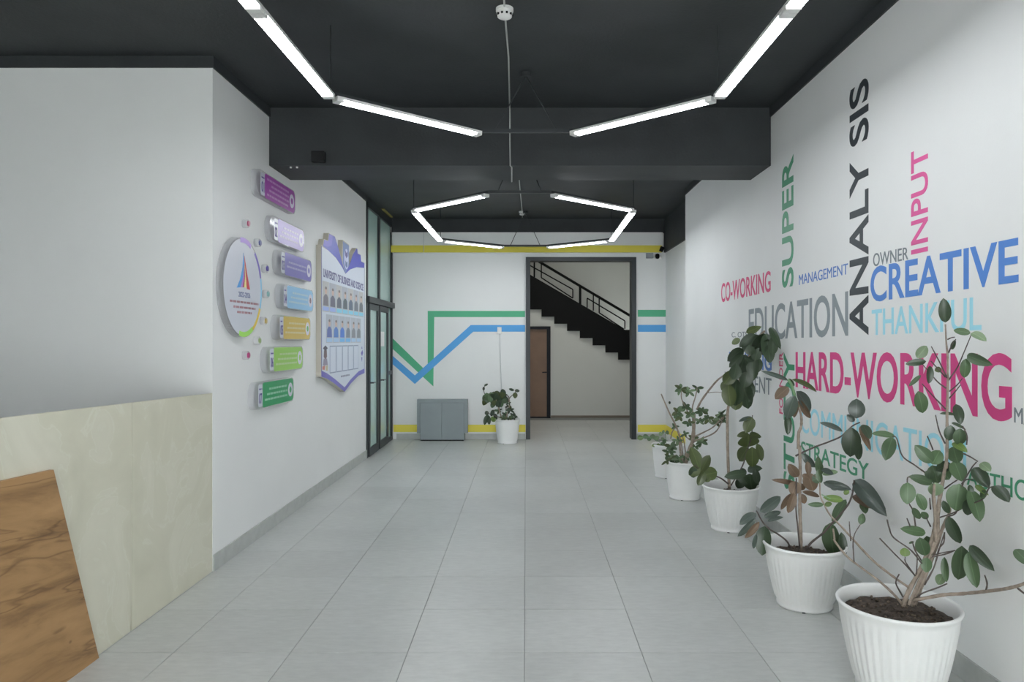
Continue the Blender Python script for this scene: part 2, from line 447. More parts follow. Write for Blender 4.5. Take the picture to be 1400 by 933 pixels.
# brown hall door
hd = tag(struct('door_2', prism([h(700, 450), h(748, 450), h(748, 571), h(700, 571)], 'y', YH - .04, YH - .012),
         mat('brown_door_panel', A(104, 80, 62), 0.45, noise=0.08, nscale=4)), kind='structure')
M_df = mat('dark_door_frame', (0.012, 0.013, 0.018, 1), 0.5, spec=.2)
obj('frame_post', prism([h(747.5, 446.5), h(752.5, 446.5), h(752.5, 572.5), h(747.5, 572.5)], 'y', YH - .09, YH - .012), M_df, hd)
obj('frame_head', prism([h(697, 446.5), h(752, 446.5), h(752, 450.5), h(697, 450.5)], 'y', YH - .085, YH - .012), M_df, hd)
obj('bottom_rail', prism([h(700, 569.5), h(747.5, 569.5), h(747.5, 572.5), h(700, 572.5)], 'y', YH - .07, YH - .012), M_df, hd)
hh = tube([hp(747, 509, .10), hp(742, 509, .14), hp(741, 509.3, .14)], .012, seg=6, sm=False)
obj('door_handle', hh, M_df, hd)
c = P(860.5, 512, 12.6)
tag(obj('control_box', box(c.x - .03, c.x + .045, 12.5, 12.66, c.z - .12, c.z + .11, bevel=.006), mat('grey_metal_box', A(125, 128, 128), 0.4)),
    'small grey control box beside the right jamb of the open doorway', 'control box')
bpy.data.objects['control_box'].location.x = 2.17 - (c.x + .045)

# room behind the frosted partition
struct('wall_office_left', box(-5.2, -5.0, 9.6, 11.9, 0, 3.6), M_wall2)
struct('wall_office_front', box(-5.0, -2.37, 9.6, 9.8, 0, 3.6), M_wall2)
# unseen glazed front behind the camera, added so sky light fills the lobby
bm = bmesh.new()
for x in (-2.13, -0.73, 0.67, 2.03): box(x - .04, x + .04, -4.1, -4.0, 0, 2.45, bm)
for z in (0.03, 2.41): box(-2.17, 2.07, -4.1, -4.0, z - .04, z + .04, bm)
win = struct('window_added_1', bm, M_frame)
bm = box(-6.2, -2.17, -4.2, -4.0, 0, ZC); box(-2.17, XR, -4.2, -4.0, 2.45, ZC, bm)
struct('wall_sky_mask', bm, M_wall)  # unseen wall, shaped to keep sky light off the recess and upper walls
obj('pane', box(-2.17, 2.07, -4.06, -4.05, 0, 2.45), M_clear, win)

# ------------------------------------------------------------------ glass partition with doors
gp = empty('glass_partition', (XL, 10.7, 0), 'dark framed frosted green glass partition with a narrow double door beside the poster board', 'partition')
def gbox(name, y0, y1, z0, z1, m=M_frame, x0=XL - .06, x1=XL + .015, par=gp):
    return obj(name, box(x0, x1, y0, y1, z0, z1), m, par)
ZT = 2.15
gbox('frame_post', 9.80, 9.87, 0, ZW); gbox('frame_post', YB - .10, YB - .03, 0, 3.345)
gbox('frame_post', 10.62, 10.70, ZT, 3.5)
gbox('frame_head', 9.80, YB - .1, ZW - .06, ZC)
gbox('transom', 9.80, YB - .03, ZT - .03, ZT + .055, x1=XL + .05)
for a, b in ((9.87, 10.62), (10.70, YB - .1)):
    gbox('upper_pane', a, b, ZT + .05, ZW - .05, M_glass, XL - .03, XL - .015)
gbox('frame_post', 10.52, 10.58, 0, ZT); gbox('frame_post', 11.27, 11.33, 0, ZT)
def leaf_door(y0, y1, nm):
    d = gbox(nm, y0, y0 + .07, .01, ZT - .04, x0=XL - .04, x1=XL + .03)
    obj('door_stile', box(XL - .04, XL + .03, y1 - .07, y1, .01, ZT - .04), M_frame, gp)
    obj('door_rail', box(XL - .04, XL + .03, y0 + .07, y1 - .07, .01, .12), M_frame, gp)
    obj('door_rail', box(XL - .04, XL + .03, y0 + .07, y1 - .07, ZT - .12, ZT - .04), M_frame, gp)
    obj('door_pane', box(XL - .01, XL + .005, y0 + .07, y1 - .07, .12, ZT - .12), M_glass, gp)
leaf_door(9.88, 10.515, 'door_stile'); leaf_door(10.585, 11.265, 'door_stile')
gbox('side_pane', 11.33, YB - .1, .05, ZT - .03, M_glass, XL - .03, XL - .015)
gbox('bottom_rail', 11.33, YB - .1, 0, .06)
obj('door_handle', tube([(XL + .03, 10.63, 1.02), (XL + .075, 10.63, 1.02), (XL + .075, 10.75, 1.02)], .011, seg=8, sm=False), M_frame, gp)
obj('door_handle', tube([(XL + .03, 9.92, 1.02), (XL + .075, 9.92, 1.02), (XL + .075, 10.02, 1.02)], .011, seg=8, sm=False), M_frame, gp)
gbox('lock_box', 11.34, 11.6, 1.06, 1.12)
tag(obj('paper_notice', box(XL + .006, XL + .008, 10.67, 11.02, 1.515, 1.735), mat('white_paper', (0.75, 0.76, 0.74, 1), 0.8)),
    'blank white paper sheet taped on the frosted glass door', 'notice')
tag(obj('ceiling_strip', box(XL + .02, XL + .06, 10.75, 11.45, 3.555, 3.569), mat('yellow_tape', A(120, 112, 60), 0.7)),
    'short dull yellow strip on the black ceiling above the glass partition', 'strip')

# ------------------------------------------------------------------ reception counter
rc = empty('reception_counter', (-2.3, 3.0, 0), 'cream marble reception counter front with a slanted wood panel at left', 'counter')
XC = -2.172
for (y0, y1) in ((3.98, 5.0), (2.6, 3.979), (1.2, 2.595), (-.2, 1.195)):
    zt = lambda y: 1.235 + (5.0 - y) * .022
    foot = [(y1 - .014, 0), (y1, .15)] if y0 == 2.6 else [(y1, 0)]   # the slab edge is chipped at the foot of the seam
    bm = prism([(y0 + .001, 0)] + foot + [(y1, zt(y1)), (y0 + .001, zt(y0))], 'x', XC - .02, XC + (0.0 if y0 > 3.9 else -.001))
    obj('stone_panel', bm, M_stone, rc)
obj('wood_panel', prism([(-.2, .0), (3.64, .0), (3.29, 1.012), (-.2, 1.12)], 'x', XC, XC + .02), M_wood, rc)
obj('inner_board', prism([(-.2, 0), (4.99, 0), (4.99, 1.22), (-.2, 1.32)], 'x', XC - .04, XC - .021), mat('dark_backing_board', A(50, 46, 40), .8), rc)
obj('desk_top', box(-2.85, XC - .04, -.2, 4.95, .72, .75), mat('plain_board', A(150,146,135)), rc)

# ------------------------------------------------------------------ grey cabinet at the back
YC = 11.50
def c_(px, py): return ((px - VX) / F * YC, EYE + (VY - py) / F * YC)
a, b = c_(569.9, 0)[0], c_(639, 0)[0]; zt = c_(0, 546.5)[1]
cb = empty('grey_cabinet', ((a + b) / 2, YC + .1, 0), 'low plain grey cabinet standing against the striped back wall', 'cabinet')
obj('side_panel', box(a, a + .05, YC + .01, YB - .103, .12, zt), M_grey_cab, cb)
obj('side_panel', box(b - .05, b, YC + .01, YB - .103, .12, zt), M_grey_cab, cb)
obj('cabinet_top', box(a + .05, b - .05, YC + .01, YB - .103, zt - .05, zt), M_grey_cab, cb)
obj('cabinet_body', box(a + .05, b - .05, YC + .02, YB - .013, .004, zt - .05), M_grey_cab, cb)
mid = c_(604, 0)[0]
obj('cabinet_door', box(a + .053, mid - .002, YC, YC + .02, .02, zt - .053, bevel=.002), M_grey_cab, cb)
obj('cabinet_door', box(mid + .002, b - .053, YC, YC + .02, .02, zt - .053, bevel=.002), M_grey_cab, cb)
obj('plinth', box(a + .06, b - .06, YC + .012, YC + .03, 0, .02), M_black, cb)

# wall outlet with cable, vent box, camera
o = empty('wall_socket', (bx(683), YB, bz(452)), 'small white wall socket with a thin cable running down above the back plant', 'socket')
obj('socket_box', box(bx(680), bx(685.8), YB - .035, YB - .002, bz(456.5), bz(447.5), bevel=.004), M_white_pl, o)
obj('cable', tube([(bx(683.5), YB - .01, bz(456)), (bx(684), YB - .01, bz(490)), (bx(686), YB - .01, bz(540)), (bx(686), YB - .01, bz(585))], .005, seg=6), mat('grey_cable', A(168, 172, 172), .5), o)
o = tag(obj('junction_box', box(bx(883), bx(892.5), YB - .06, YB - .002, bz(353.6), bz(345), bevel=.006), mat('grey_plastic', A(120, 124, 128), 0.5)),
        'small grey junction box under the yellow stripe right of the doorway', 'junction box')
o = empty('security_camera', (bx(899), YB - .05, bz(350)), 'tiny black and white security camera at the upper right of the doorway', 'camera')
c = P(898.8, 350.5, YB - .09)
obj('camera_head', lathe([(0.001, -.045), (.03, -.035), (.036, 0), (.03, .035), (.001, .045)], c.x, c.y, c.z, 16), M_black, o, True)
obj('camera_mount', tube([(c.x, YB - .06, c.z), (c.x + .03, YB - .03, c.z - .01), (c.x + .05, YB, c.z - .01)], .03, .045, seg=10), M_white_pl, o, True)
o = tag(obj('alarm_sensor', tube([(2.16, YB - .16, 3.03), (2.19, YB - .16, 3.10)], .03, .035, seg=10, sm=False), M_black),
        'tiny black sensor at the right end of the white lintel', 'sensor')
tag(obj('wall_conduit', tube([(bx(580.5), YB - .108, 3.34), (bx(580.5), YB - .108, 3.03)], .006, seg=6, sm=False), mat('grey_cable', None)),
    'thin short grey conduit over the left of the upper yellow stripe', 'conduit')
# dark box on beam, two screws
tag(obj('beam_box', box(-1.80, -1.69, 6.04, 6.1, 3.10, 3.19, bevel=.005), mat('dull_black_box', (.018, .019, .02, 1), .6, spec=.2)), 'small black box fixed low on the left of the ceiling beam', 'box')
for k, x in enumerate((396, 404.5)):
    p = P(x, 228.5, 6.11)
    tag(obj('screw_plug', tube([(p.x, 6.14, 3.068), (p.x, 6.14, 3.08)], .009, seg=8, sm=False), M_white_pl),
        'tiny pale plug under the beam, %s one near the left wall' % ('left' if k == 0 else 'right'), 'plug', 'pale plugs under the beam')

# ------------------------------------------------------------------ smoke detectors and conduits
def detector(x, y, label):
    d = empty('smoke_detector', (x, y, ZC), label, 'smoke detector', 'smoke detectors')
    obj('detector_base', lathe([(.001, 0), (.052, 0), (.052, -.018), (.001, -.018)], x, y, ZC, 32), M_white_pl, d)
    obj('detector_head', lathe([(.044, -.018), (.047, -.03), (.043, -.05), (.03, -.058), (.001, -.06)], x, y, ZC, 32), M_white_pl, d, True)
    bm = bmesh.new()
    for k in range(10):
        a = 2 * math.pi * k / 10
        px, py = x + .0455 * math.cos(a), y + .0455 * math.sin(a)
        box(px - .006, px + .006, py - .006, py + .006, ZC - .046, ZC - .036, bm)
    v = obj('vent_slot', bm, M_black, d); v['kind'] = 'stuff'
    return d
detector(-.126, 4.28, 'round white smoke detector on the black ceiling nearest the camera')
detector(-.056, 11.0, 'small round white smoke detector on the far ceiling beyond the beam')
M_cond = mat('grey_conduit', A(150, 152, 150), .5)
zc = ZC - .009
tag(obj('conduit', tube([(-.11, -3, zc), (-.115, 2.0, zc), (-.126, 4.24, zc)], .006, seg=6), M_cond), 'thin pale conduit on the ceiling in front of the nearest smoke detector', 'conduit')
tag(obj('conduit', tube([(-.126, 4.33, zc), (-.12, 5.0, zc), (-.135, 6.0, zc), (-.135, 6.088, zc), (-.135, 6.09, 3.3), (-.132, 6.09, 3.078), (-.12, 6.12, 3.07), (-.125, 6.4, 3.07), (-.13, 6.655, 3.066)], .006, seg=6, sm=False), M_cond),
    'thin pale conduit running from the near smoke detector down over the beam', 'conduit')
tag(obj('conduit', tube([(-.10, 6.66, zc), (-.08, 9, zc), (-.056, 10.95, zc)], .006, seg=6), M_cond), 'thin pale conduit on the ceiling between the beam and the far smoke detector', 'conduit')
tag(obj('conduit', tube([(-.056, 11.05, zc), (-.055, 11.6, zc)], .006, seg=6, sm=False), M_cond), 'thin pale conduit on the ceiling behind the far smoke detector', 'conduit')

# ------------------------------------------------------------------ pendant lights
def seg_box(p0, p1, w, z0, z1, bm=None):
    """box along p0-p1 (xy), width w, between heights"""
    if bm is None: bm = bmesh.new()
    d = (Vector(p1) - Vector(p0)).normalized(); n = Vector((-d.y, d.x)) * w / 2
    q = [Vector(p0) + n, Vector(p1) + n, Vector(p1) - n, Vector(p0) - n]
    return prism([(v.x, v.y) for v in q], 'z', z0, z1, bm)
def pendant(verts, lit, z, label, cyl):
    """verts ring; lit = edge indices carrying two or one tubes"""
    cx = sum(v[0] for v in verts) / len(verts); cy = sum(v[1] for v in verts) / len(verts)
    L = empty('pendant_light', (cx, cy, z), label, 'light', 'polygonal pendant lights')
    n = len(verts)
    for i in range(n):
        a, b = Vector(verts[i]), Vector(verts[(i + 1) % n])
        d = (b - a); ln = d.length; d = d / ln
        obj('frame_bar', seg_box(a, b, .026, z + .03, z + .056), M_frame, L)
        if not lit[i]: continue
        k = lit[i]
        for j in range(k):
            s0 = a + d * (ln * j / k + (.03 if j == 0 else .004)); s1 = a + d * (ln * (j + 1) / k - (.03 if j == k - 1 else .004))
            hb_ = obj('tube_housing', seg_box(s0, s1, .072, z + .012, z + .03), M_white_pl, L)
            obj('diffuser', seg_box(s0 + d * .045, s1 - d * .045, .066, z + .003, z + .012), M_tube, L)
            obj('end_cap', seg_box(s0, s0 + d * .045, .068, z - .001, z + .013), M_white_pl, L)
            obj('end_cap', seg_box(s1 - d * .045, s1, .068, z - .001, z + .013), M_white_pl, L)
    for i in range(n):
        if i in cyl:
            v = verts[i]
            obj('suspension_cable', tube([(v[0], v[1], z + .05), (v[0], v[1], ZC)], .0045, seg=6, sm=False), M_dark, L)
    for i in range(n):
        if not lit[i]:
            a, b = Vector(verts[i]), Vector(verts[(i + 1) % n]); m = (a + b) / 2
            for t in (.15, .85):
                q = a + (b - a) * t
                obj('suspension_cable', tube([(q.x, q.y, z + .05), (m.x, m.y, ZC - .02)], .005, seg=6, sm=False), M_dark, L)
            obj('canopy', lathe([(.001, 0), (.04, 0), (.04, -.03), (.001, -.03)], m.x, m.y, ZC, 20), M_dark, L)
    return L
pendant([(-.32, 5.31), (-1.22, 4.51), (-1.25, 2.11), (-.32, 1.31), (.32, 1.31), (1.22, 2.11), (1.20, 4.51), (.32, 5.31)],
        [1, 2, 1, 0, 1, 2, 1, 0], 3.10, 'large black and white polygonal tube light hanging nearest the camera', (1, 2, 5, 6))
pendant([(-.36, 7.0), (-1.22, 7.85), (-1.21, 10.24), (-.33, 10.97), (.31, 10.97), (1.21, 10.24), (1.17, 7.85), (.24, 7.0)],
        [1, 2, 1, 0, 1, 2, 1, 0], 3.0, 'far polygonal tube light hanging between the beam and the back wall', (1, 2, 5, 6))
# unseen area light, added overhead to brighten the stair hall
hl = bpy.data.lights.new('hall_fill', 'AREA'); hl.energy = HALL_WATTS; hl.size = .5; hl.color = (1.0, .97, .9)
ho = bpy.data.objects.new('hall_fill', hl); COL.objects.link(ho); ho.location = (0.6, 13.0, 4.5)
tag(ho, 'unseen square area light added to brighten the stair hall', 'light')

# ------------------------------------------------------------------ mural lettering on the right wall
K = XR * F
def col(n, r, g_, b_): return mat('vinyl_' + n, A(r, g_, b_, 1.45), 0.5)
V_pink = col('dark_pink', 184, 58, 116); V_rose = col('rose', 184, 66, 108); V_inp = col('mid_pink', 192, 78, 134)
V_green = col('green', 62, 130, 98); V_blue = col('blue', 70, 116, 182); V_lb = col('light_blue', 140, 192, 224)
V_grey = col('grey', 122, 130, 134); V_blk = col('black', 46, 52, 56); V_sm = col('small_blue', 74, 110, 170)
V_dg = col('dark_grey', 104, 112, 116)
def word(s, xl, xr, yl, yr, m, label, bold=0.0):
    Ya, Yb = K / (xl - VX), K / (xr - VX)
    zf = lambda y, Y: EYE + (VY - y) / F * Y
    ta, ba, tb, bb = zf(yl[0], Ya), zf(yl[1], Ya), zf(yr[0], Yb), zf(yr[1], Yb)
    def mp(u, v): 
        return Vector((XR - .0002, Ya + (Yb - Ya) * u, (ba + (bb - ba) * u) * (1 - v) + (ta + (tb - ta) * u) * v))
    e = empty('wall_lettering', (XR, (Ya + Yb) / 2, (ba + tb) / 2), label, 'lettering', 'coloured words on the right wall')
    lettering('letter', s, mp, m, Vector((-.0015, 0, 0)), e, bold, True)
def vword(s, xl, xr, yb, yt, m, label, bold=0.0):
    Ya, Yb = K / (xl - VX), K / (xr - VX); Ym = K / ((xl + xr) / 2 - VX)
    za, zb = EYE + (VY - yb) / F * Ym, EYE + (VY - yt) / F * Ym
    def mp(u, v): return Vector((XR - .0002, Yb + (Ya - Yb) * v, za + (zb - za) * u))
    e = empty('wall_lettering', (XR, Ym, (za + zb) / 2), label, 'lettering', 'coloured words on the right wall')
    lettering('letter', s, mp, m, Vector((-.0015, 0, 0)), e, bold, True)
word('CO-WORKING', 986.2, 1053.7, (388, 414), (370, 399), V_rose, 'rose word CO-WORKING on the white wall, leftmost of the lettering', .012)
vword('SUPER', 1069.3, 1085, 393, 216, V_green, 'green vertical word SUPER above the grey word EDUCATION', .018)
word('MANAGEMENT', 1092.5, 1159.4, (376, 390), (360, 375), V_sm, 'small blue word MANAGEMENT between SUPER and ANALYSIS')
word('EDUCATION', 1023.8, 1159.7, (423, 466), (397.5, 460), V_grey, 'large grey word EDUCATION left of the black ANALYSIS', .012)
vword('ANALY SIS', 1161.6, 1187.8, 458.5, 112.8, V_blk, 'tallest black vertical word ANALYSIS', .018)
word('OWNER', 1194, 1242, (347, 365), (337.5, 355), V_dg, 'small grey word OWNER above CREATIVE', .003)
vword('INPUT', 1246, 1269, 346, 203, V_inp, 'pink vertical word INPUT, uppermost at right', .012)
word('CREATIVE', 1190.4, 1392.7, (366, 414), (324, 386.5), V_blue, 'big blue word CREATIVE', .016)
word('THANKFUL', 1192.2, 1342, (424, 459), (405, 452), V_lb, 'light blue word THANKFUL under CREATIVE', .008)
word('HARD-WORKING', 1088, 1383.8, (481, 530), (483, 579), V_pink, 'dark pink word HARD-WORKING, the widest one', .018)
word('COMMUNICATION', 1095.5, 1321, (556, 591), (601, 656), V_lb, 'light blue word COMMUNICATION behind the rubber plants')
word('STRATEGY', 1095.5, 1188, (603, 624), (634, 658), V_green, 'green word STRATEGY under COMMUNICATION', .008)
vword('STUDY', 1071.5, 1086.5, 671, 482, V_green, 'green vertical word STUDY partly behind the plants', .016)
vword('FOUNDER', 1065.5, 1070.5, 566, 482, V_rose, 'tiny pink vertical word left of the green STUDY', .006)
word('TRAINING', 997, 1055, (481, 501), (483, 508), V_sm, 'blue word mostly hidden behind tall plant leaves', .018)
word('INVESTMENT', 991, 1054.8, (508, 528), (517.5, 541), V_dg, 'grey word ending in MENT behind a tall plant')
word('C. OTS', 1000.5, 1022, (454.5, 461.5), (453.5, 461.5), V_dg, 'tiny grey word beside the top leaves of a plant', .0)
word('AUTHORITY', 1322, 1472, (640, 663), (672, 706), V_green, 'green word starting with AUTHO running off at right edge', .004)
word('MARKETING', 1387, 1500, (557, 578), (568, 604), V_dg, 'grey word starting with M right of HARD-WORKING')

# ------------------------------------------------------------------ signs on the left wall
XF = XL + .05
KF = -XF * F
def sy(px): return KF / (VX - px)
def sz(px, py): return EYE + (VY - py) / F * sy(px)
M_signw = mat('white_print', A(178, 181, 190), .25)
def dash_lines(name, rows, m, parent, x=XF + .0012):
    """rows: (y0,y1,z,height): unreadable fine print as broken strokes"""
    bm = bmesh.new()
    for (y0, y1, z, hh_) in rows:
        y = y0
        while y < y1 - .01:
            L = random.uniform(.035, .075); e = min(y + L, y1)
            box(x, x + .0008, y, e, z - hh_ / 2, z + hh_ / 2, bm); y = e + .012
    o = obj(name, bm, m, parent); o['kind'] = 'stuff'
    return o
pills = [(5.67, 6.62, 2.862, 'purple', (138, 56, 146), '01'), (5.98, 6.89, 2.545, 'pale violet', (140, 122, 182), '02'),
         (6.16, 7.13, 2.281, 'indigo blue', (104, 98, 168), '03'), (6.22, 7.18, 1.992, 'light blue', (132, 176, 208), '04'),
         (6.12, 7.09, 1.715, 'mustard yellow', (190, 164, 74), '05'), (5.88, 6.85, 1.441, 'lime green', (136, 184, 78), '06'),
         (5.62, 6.58, 1.160, 'deep green', (34, 140, 86), '07')]
badge = mat('badge_white', A(186, 184, 196), .3)
for (y0, y1, z, cn, c, num) in pills:
    s = empty('sign_plate', (XL, (y0 + y1) / 2, z), '%s rounded acrylic sign plate numbered %s on the left wall' % (cn, num), 'sign', 'numbered acrylic signs')
    hh_ = .108
    obj('acrylic_plate', prism(rrect(y0, y1 + .015, z - hh_, z + hh_, .095, .06), 'x', XL + .002, XF), M_acryl, s)
    mc = mat('print_' + cn.replace(' ', '_'), A(*c, 1.4), .28)
    r = rrect(y0 + .19, y1, z - hh_ + .008, z + hh_ - .008, .03, .055)
    obj('colour_panel', prism(r, 'x', XF - .001, XF + .001), mc, s)
    obj('number_panel', prism(rrect(y0 + .10, y0 + .19, z - .09, z + .09, .02, .004), 'x', XF - .001, XF + .0006), M_signw, s)
    ya, yb = y0 + .115, y0 + .178
    lettering('number', num, lambda u, v: Vector((XF + .0008, ya + (yb - ya) * u, z - .065 + .085 * v)), mat('number_ink', A(70, 60, 118), .5), Vector((.0008, 0, 0)), s, .02)
    dash_lines('small_print', [(ya, yb, z + .052, .012)], mat('number_ink', None), s)
    n = {'01': 4, '02': 3, '03': 2}.get(num, 3)
    rows = [(y0 + .24 + .05 * ((k * 7) % 3), y1 - .17, z + (k - (n - 1) / 2) * .042, .017) for k in range(n)]
    lt = mat('print_light_' + cn.replace(' ', '_'), A(*[min(225, int(q * .45 + 110)) for q in c], 1.4), .3)
    dash_lines('text_lines', rows, lt, s)
    obj('badge', disc(y1 - .085, z, .062, XF, XF + .0018, 28), badge, s)
    bm = disc(y1 - .085, z, .03, XF + .0018, XF + .0024, 6)
    obj('badge_icon', bm, mc if num != '04' and num != '05' else mat('icon_' + num, A(120, 100, 110) if num == '04' else A(90, 150, 80), .4), s)
for (px, py, c, cn, where) in ((338.3, 305.8, (150, 60, 90), 'red', 'topmost'), (354, 332.3, (80, 84, 130), 'navy', 'second from the top'), (364, 367.5, (72, 60, 130), 'violet', 'third from the top'),
                        (365, 402.3, (110, 150, 150), 'teal', 'fourth from the top'), (362, 439, (170, 150, 90), 'ochre', 'fifth from the top'),
                        (353.5, 466, (130, 150, 100), 'olive', 'second from the bottom'), (338.3, 486, (150, 50, 100), 'magenta', 'lowest')):
    y, z = sy(px + 3), sz(px + 3, py)
    s = empty('wall_dot', (XL, y, z), 'small clear round dot with a %s tip, %s of the dotted arc' % (cn, where), 'dot', 'small dots between the signs')
    obj('clear_base', disc(y, z, .034, XL + .001, XF - .012, 20), M_acryl, s)
    obj('coloured_tip', disc(y, z, .021, XF - .012, XF - .002, 16, ry=.021), mat('tip_' + cn, A(*c), .3), s)

# big round sign
cy, cz, R_ = 5.42, 2.0, .375
s = empty('round_sign', (XL, cy, cz), 'large round pale acrylic sign with blue and red flame emblem', 'sign')
obj('acrylic_disc', disc(cy, cz, R_, XL + .002, XF, 64), M_acryl, s)
obj('white_face', disc(cy, cz, R_ - .012, XF, XF + .0008, 64), M_signw, s)
def arc(a0, a1, r0, r1, c, n=14):
    p = [(cy + r1 * math.cos(math.radians(a0 + (a1 - a0) * k / n)), cz + r1 * math.sin(math.radians(a0 + (a1 - a0) * k / n))) for k in range(n + 1)]
    q = [(cy + r0 * math.cos(math.radians(a0 + (a1 - a0) * k / n)), cz + r0 * math.sin(math.radians(a0 + (a1 - a0) * k / n))) for k in range(n, -1, -1)]
    obj('rim_arc', prism(p + q, 'x', XF + .0008, XF + .002), mat('rim_%d_%d_%d' % c, A(*c), .3), s)
arc(66, 100, .335, .372, (150, 122, 188)); arc(16, 52, .345, .372, (92, 78, 160)); arc(-24, 15, .35, .372, (110, 170, 206))
arc(-62, -24, .345, .372, (214, 172, 62)); arc(-104, -60, .335, .372, (146, 198, 88))
apex = (332.5, 346)
def logo(pts, c):
    obj('emblem', prism([(sy(x), sz(x, y)) for x, y in pts], 'x', XF + .0008, XF + .0022), mat('emblem_%d_%d_%d' % c, A(*c), .35), s)
logo([(332.6, 346), (333.6, 360), (332, 378), (328.5, 393), (323.5, 393.5), (328, 382), (331.5, 366)], (66, 134, 190))
logo([(333.2, 362), (333.5, 378), (331.3, 393.2), (328.9, 393), (332.2, 378)], (146, 104, 176))
logo([(333.6, 360), (334.6, 378), (333.2, 393), (331.5, 393.2), (333.6, 378)], (150, 52, 82))
logo([(334.4, 362), (336.5, 380), (336.5, 394), (333.6, 393), (335, 378)], (224, 190, 130))
logo([(333.8, 350), (336.5, 368), (341.5, 396.5), (337.5, 395.5), (335.6, 378)], (178, 54, 66))
yq = sy(326), sy(342)
lettering('year_text', '2022-2026', lambda u, v: Vector((XF + .0009, yq[0] + (yq[1] - yq[0]) * u, 1.925 + .04 * v)), mat('year_ink', A(92, 98, 130), .5), Vector((.0008, 0, 0)), s, .02)
dash_lines('text_lines', [(sy(314), sy(353), 1.887, .016), (sy(319), sy(349), 1.848, .016), (sy(324), sy(344), 1.811, .016)], mat('maroon_ink', A(140, 104, 112), .5), s)

# ------------------------------------------------------------------ book-shaped portrait board
s = empty('poster_board', (XL, 8.46, 1.9), 'large open-book shaped board with title and rows of portraits', 'board')
XP = XL + .055
out = [(7.46, 1.228), (7.67, 1.197), (7.97, 1.128), (8.42, 1.003), (8.72, 1.083), (9.12, 1.158), (9.46, 1.175),
       (9.46, 2.62), (9.27, 2.62), (9.24, 2.70), (9.08, 2.70), (9.06, 2.755), (9.00, 2.755), (8.82, 2.66), (8.70, 2.55), (8.63, 2.50), (8.63, 2.745), (8.34, 2.765), (8.30, 2.52), (8.15, 2.645),
       (7.99, 2.755), (7.74, 2.755), (7.71, 2.67), (7.56, 2.665), (7.52, 2.59), (7.46, 2.59)]
obj('board_body', prism(out, 'x', XL + .001, XP), mat('beige_return', A(158, 154, 144), .5), s)
def flat(name, pts, c, d0=0.0, d1=.001, k=1.5):
    return obj(name, prism(pts, 'x', XP + d0, XP + d1), mat('pr_%d_%d_%d' % c, A(*c, k), .35), s)
inset = [(7.475, 1.29), (7.67, 1.255), (7.97, 1.18), (8.42, 1.055), (8.72, 1.135), (9.12, 1.212), (9.45, 1.235), (9.45, 2.55), (9.01, 2.515), (8.68, 2.455), (8.46, 2.38), (8.32, 2.44), (8.03, 2.52), (7.73, 2.565), (7.475, 2.575)]
flat('white_sheet', inset, (182, 188, 198))
flat('lower_border', [(7.46, 1.228), (7.67, 1.197), (7.97, 1.128), (8.42, 1.003), (8.72, 1.083), (9.12, 1.158), (9.46, 1.175), (9.46, 1.235), (9.12, 1.212), (8.72, 1.135), (8.42, 1.055), (7.97, 1.18), (7.67, 1.255), (7.46, 1.29)], (98, 92, 164))
flat('side_border', [(7.46, 1.28), (7.477, 1.28), (7.477, 2.58), (7.46, 2.58)], (74, 84, 130), 0, .0014)
flat('side_border', [(9.44, 1.23), (9.46, 1.23), (9.46, 2.55), (9.44, 2.55)], (74, 84, 130), 0, .0014)
flat('book_page', [(7.475, 2.588), (7.53, 2.588), (7.57, 2.66), (7.72, 2.665), (7.76, 2.75), (7.985, 2.75), (8.15, 2.635), (8.32, 2.49), (8.45, 2.385), (8.30, 2.45), (8.03, 2.525), (7.73, 2.565)], (70, 76, 160), 0, .0012)
flat('book_page', [(8.46, 2.385), (8.64, 2.50), (8.82, 2.65), (9.01, 2.748), (9.055, 2.748), (9.075, 2.694), (9.235, 2.694), (9.265, 2.615), (9.45, 2.615), (9.45, 2.552), (9.01, 2.517), (8.68, 2.457)], (68, 70, 162), 0, .0012)
flat('book_page', [(7.57, 2.66), (7.72, 2.665), (7.76, 2.75), (7.90, 2.75), (7.86, 2.64), (7.70, 2.60), (7.54, 2.60)], (92, 88, 168), .0012, .0016)
flat('crest_panel', [(8.345, 2.50), (8.345, 2.75), (8.625, 2.735), (8.625, 2.50), (8.46, 2.385)], (96, 116, 160), 0, .0016)
flat('crest', [(8.50 + .10 * math.cos(a), 2.56 + .12 * math.sin(a)) for a in [2 * math.pi * k / 24 for k in range(24)]], (172, 176, 200), .0016, .0024)
flat('crest_emblem', [(8.44, 2.60), (8.50, 2.57), (8.56, 2.60), (8.56, 2.66), (8.50, 2.63), (8.44, 2.66)], (74, 72, 130), .0024, .003)
flat('crest_emblem', [(8.45, 2.48), (8.50, 2.46), (8.55, 2.48), (8.55, 2.54), (8.50, 2.52), (8.45, 2.54)], (80, 100, 140), .0024, .003)
lettering('title_text', 'UNIVERSITY OF BUSINESS AND SCIENCE', lambda u, v: Vector((XP + .0011, 7.53 + 1.85 * u, 2.265 - .02 * u + .09 * v)),
          mat('title_ink', A(86, 84, 124), .5), Vector((.0008, 0, 0)), s, .025)
